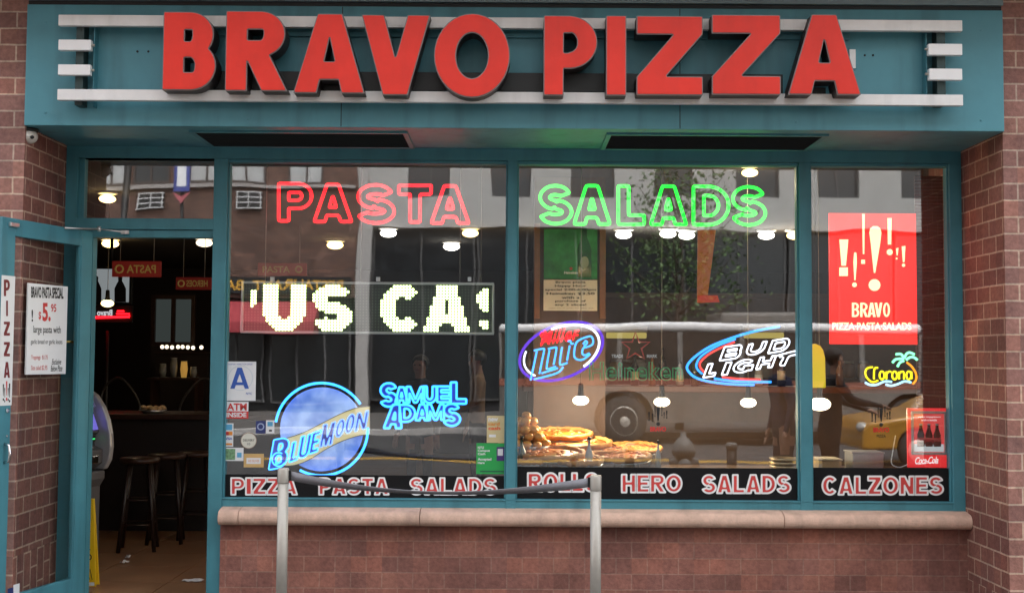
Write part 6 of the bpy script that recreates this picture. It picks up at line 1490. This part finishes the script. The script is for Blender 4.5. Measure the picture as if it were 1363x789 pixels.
for P in ([(1.30, .98), (2.02, 1.33), (2.32, 1.38), (2.36, .98)], [(2.44, .98), (2.40, 1.38), (3.05, 1.37), (3.55, 1.02), (3.5, .98)]):
    MB().prism(P, lambda a, b: (xf + a, YT0 - .045 - (b - .98) * .22, zt0 + b), lambda a, b: (xf + a, YT0 - .14, zt0 + b)).build('window', G_bus, t)
for c in (.92, 3.82):
    w = MB().lathe((xf + c, YT0 - .22, zt0 + .32), [(.2, 0), (.31, .02), (.325, .06), (.325, .15), (.31, .2), (.2, .205)], 26, axis='y').build('wheel', mat('tyre', (.02, .02, .021), .8), t); MB().lathe((xf + c, YT0 - .015, zt0 + .32), [(.2, -.02), (.18, .004), (.001, .012)], 20, axis='y').build('rim', M_steel, w)
MB().box(xf + 2.35, xf + 2.75, -11.25, -11.75, zt0 + 1.45, zt0 + 1.60).build('roof_light', M_cardw, t, bevel=.03)
MB().ball((xf + .06, YT0 - .18, zt0 + .66), .1, .14, .08).build('headlight', M_bclear, t)
# hydrant and bollards on the near kerb side
x, z = ra(910, 600, 5.7); t = thing('fire_hydrant', 'grey fire hydrant with domed cap reflected between two bollards', 'hydrant', (x, -5.7, 0))
M_hyd = mat('hydrant_grey', (.19, .20, .20), .5, .2, .15, 12)
MB().lathe((x, -5.7, 0), [(.14, 0), (.14, .05), (.095, .06), (.09, .48), (.125, .50), (.125, .53)], 24).build('barrel', mat('hydrant_black', (.03, .03, .032), .5), t); MB().lathe((x, -5.7, 0), [(.135, .53), (.13, .57), (.10, .65), (.055, .71), (.03, .72), (.03, .77), (.001, .775)], 24).build('cap', M_hyd, t)
MB().cyl((x - .16, -5.7, .42), (x + .16, -5.7, .42), .055, n=14).build('outlet', M_hyd, t); MB().cyl((x, -5.7, .40), (x, -5.52, .40), .075, n=16).build('outlet', M_hyd, t)
for px, lb in ((839, 'short dark bollard left of the reflected hydrant'), (974, 'short dark bollard right of the reflected hydrant')):
    x, z = ra(px, 588, 5.6); t = thing('bollard', lb, 'bollard', (x, -5.6, 0), 'bollards beside the hydrant')
    MB().lathe((x, -5.6, 0), [(.06, 0), (.06, z - .06)], 18).build('post', M_dark, t); MB().lathe((x, -5.6, 0), [(.068, z - .07), (.07, z - .02), (.05, z), (.001, z + .005)], 18).build('cap', M_hyd, t)
# street tree on the far pavement
xt, _ = ra(905, 400, 19.4); t = thing('street_tree', 'slender green street tree reflected under the green neon word', 'tree', (xt, -19.4, 0)); rnd = random.Random(21)
tr = MB(); tr.tube(spline([(xt, -19.4, 0), (xt + .05, -19.4, 1.2), (xt - .05, -19.45, 2.4), (xt + .1, -19.4, 3.6), (xt, -19.4, 5.2)], 5), [.10 - .004 * i for i in range(21)]); tips = []
for k in range(16):
    h0 = 2.0 + k * .2; a = k * 2.4; L_ = 1.7 - .05 * k; P = spline([(xt, -19.4, h0), (xt + .4 * L_ * math.cos(a), -19.4 + .4 * L_ * math.sin(a), h0 + .5), (xt + L_ * math.cos(a), -19.4 + L_ * math.sin(a), h0 + 1.3)], 5)
    tr.tube(P, [.035 - .0028 * i for i in range(len(P))], n=6); tips += P[3:]
tr.build('trunk', mat('bark', (.06, .045, .035), .9, 0, .3, 20), t)
lf = MB(); lv = []
for k in range(1900):
    c = Vector(rnd.choice(tips)) + Vector((rnd.gauss(0, .28), rnd.gauss(0, .28), rnd.gauss(.1, .28))); a = rnd.uniform(.05, .09)
    u = Vector((rnd.uniform(-1, 1), rnd.uniform(-1, 1), rnd.uniform(-1, 1))).normalized(); w = u.cross(Vector((rnd.uniform(-1, 1), rnd.uniform(-1, 1), rnd.uniform(-1, 1)))).normalized()
    lf.add([c - u * a, c + w * a * .5, c + u * a, c - w * a * .5], [(0, 1, 2, 3)])
lf.build('crown', mat('leaf_green', (.045, .085, .022), .6, 0, .4, 3), t, recalc=False)
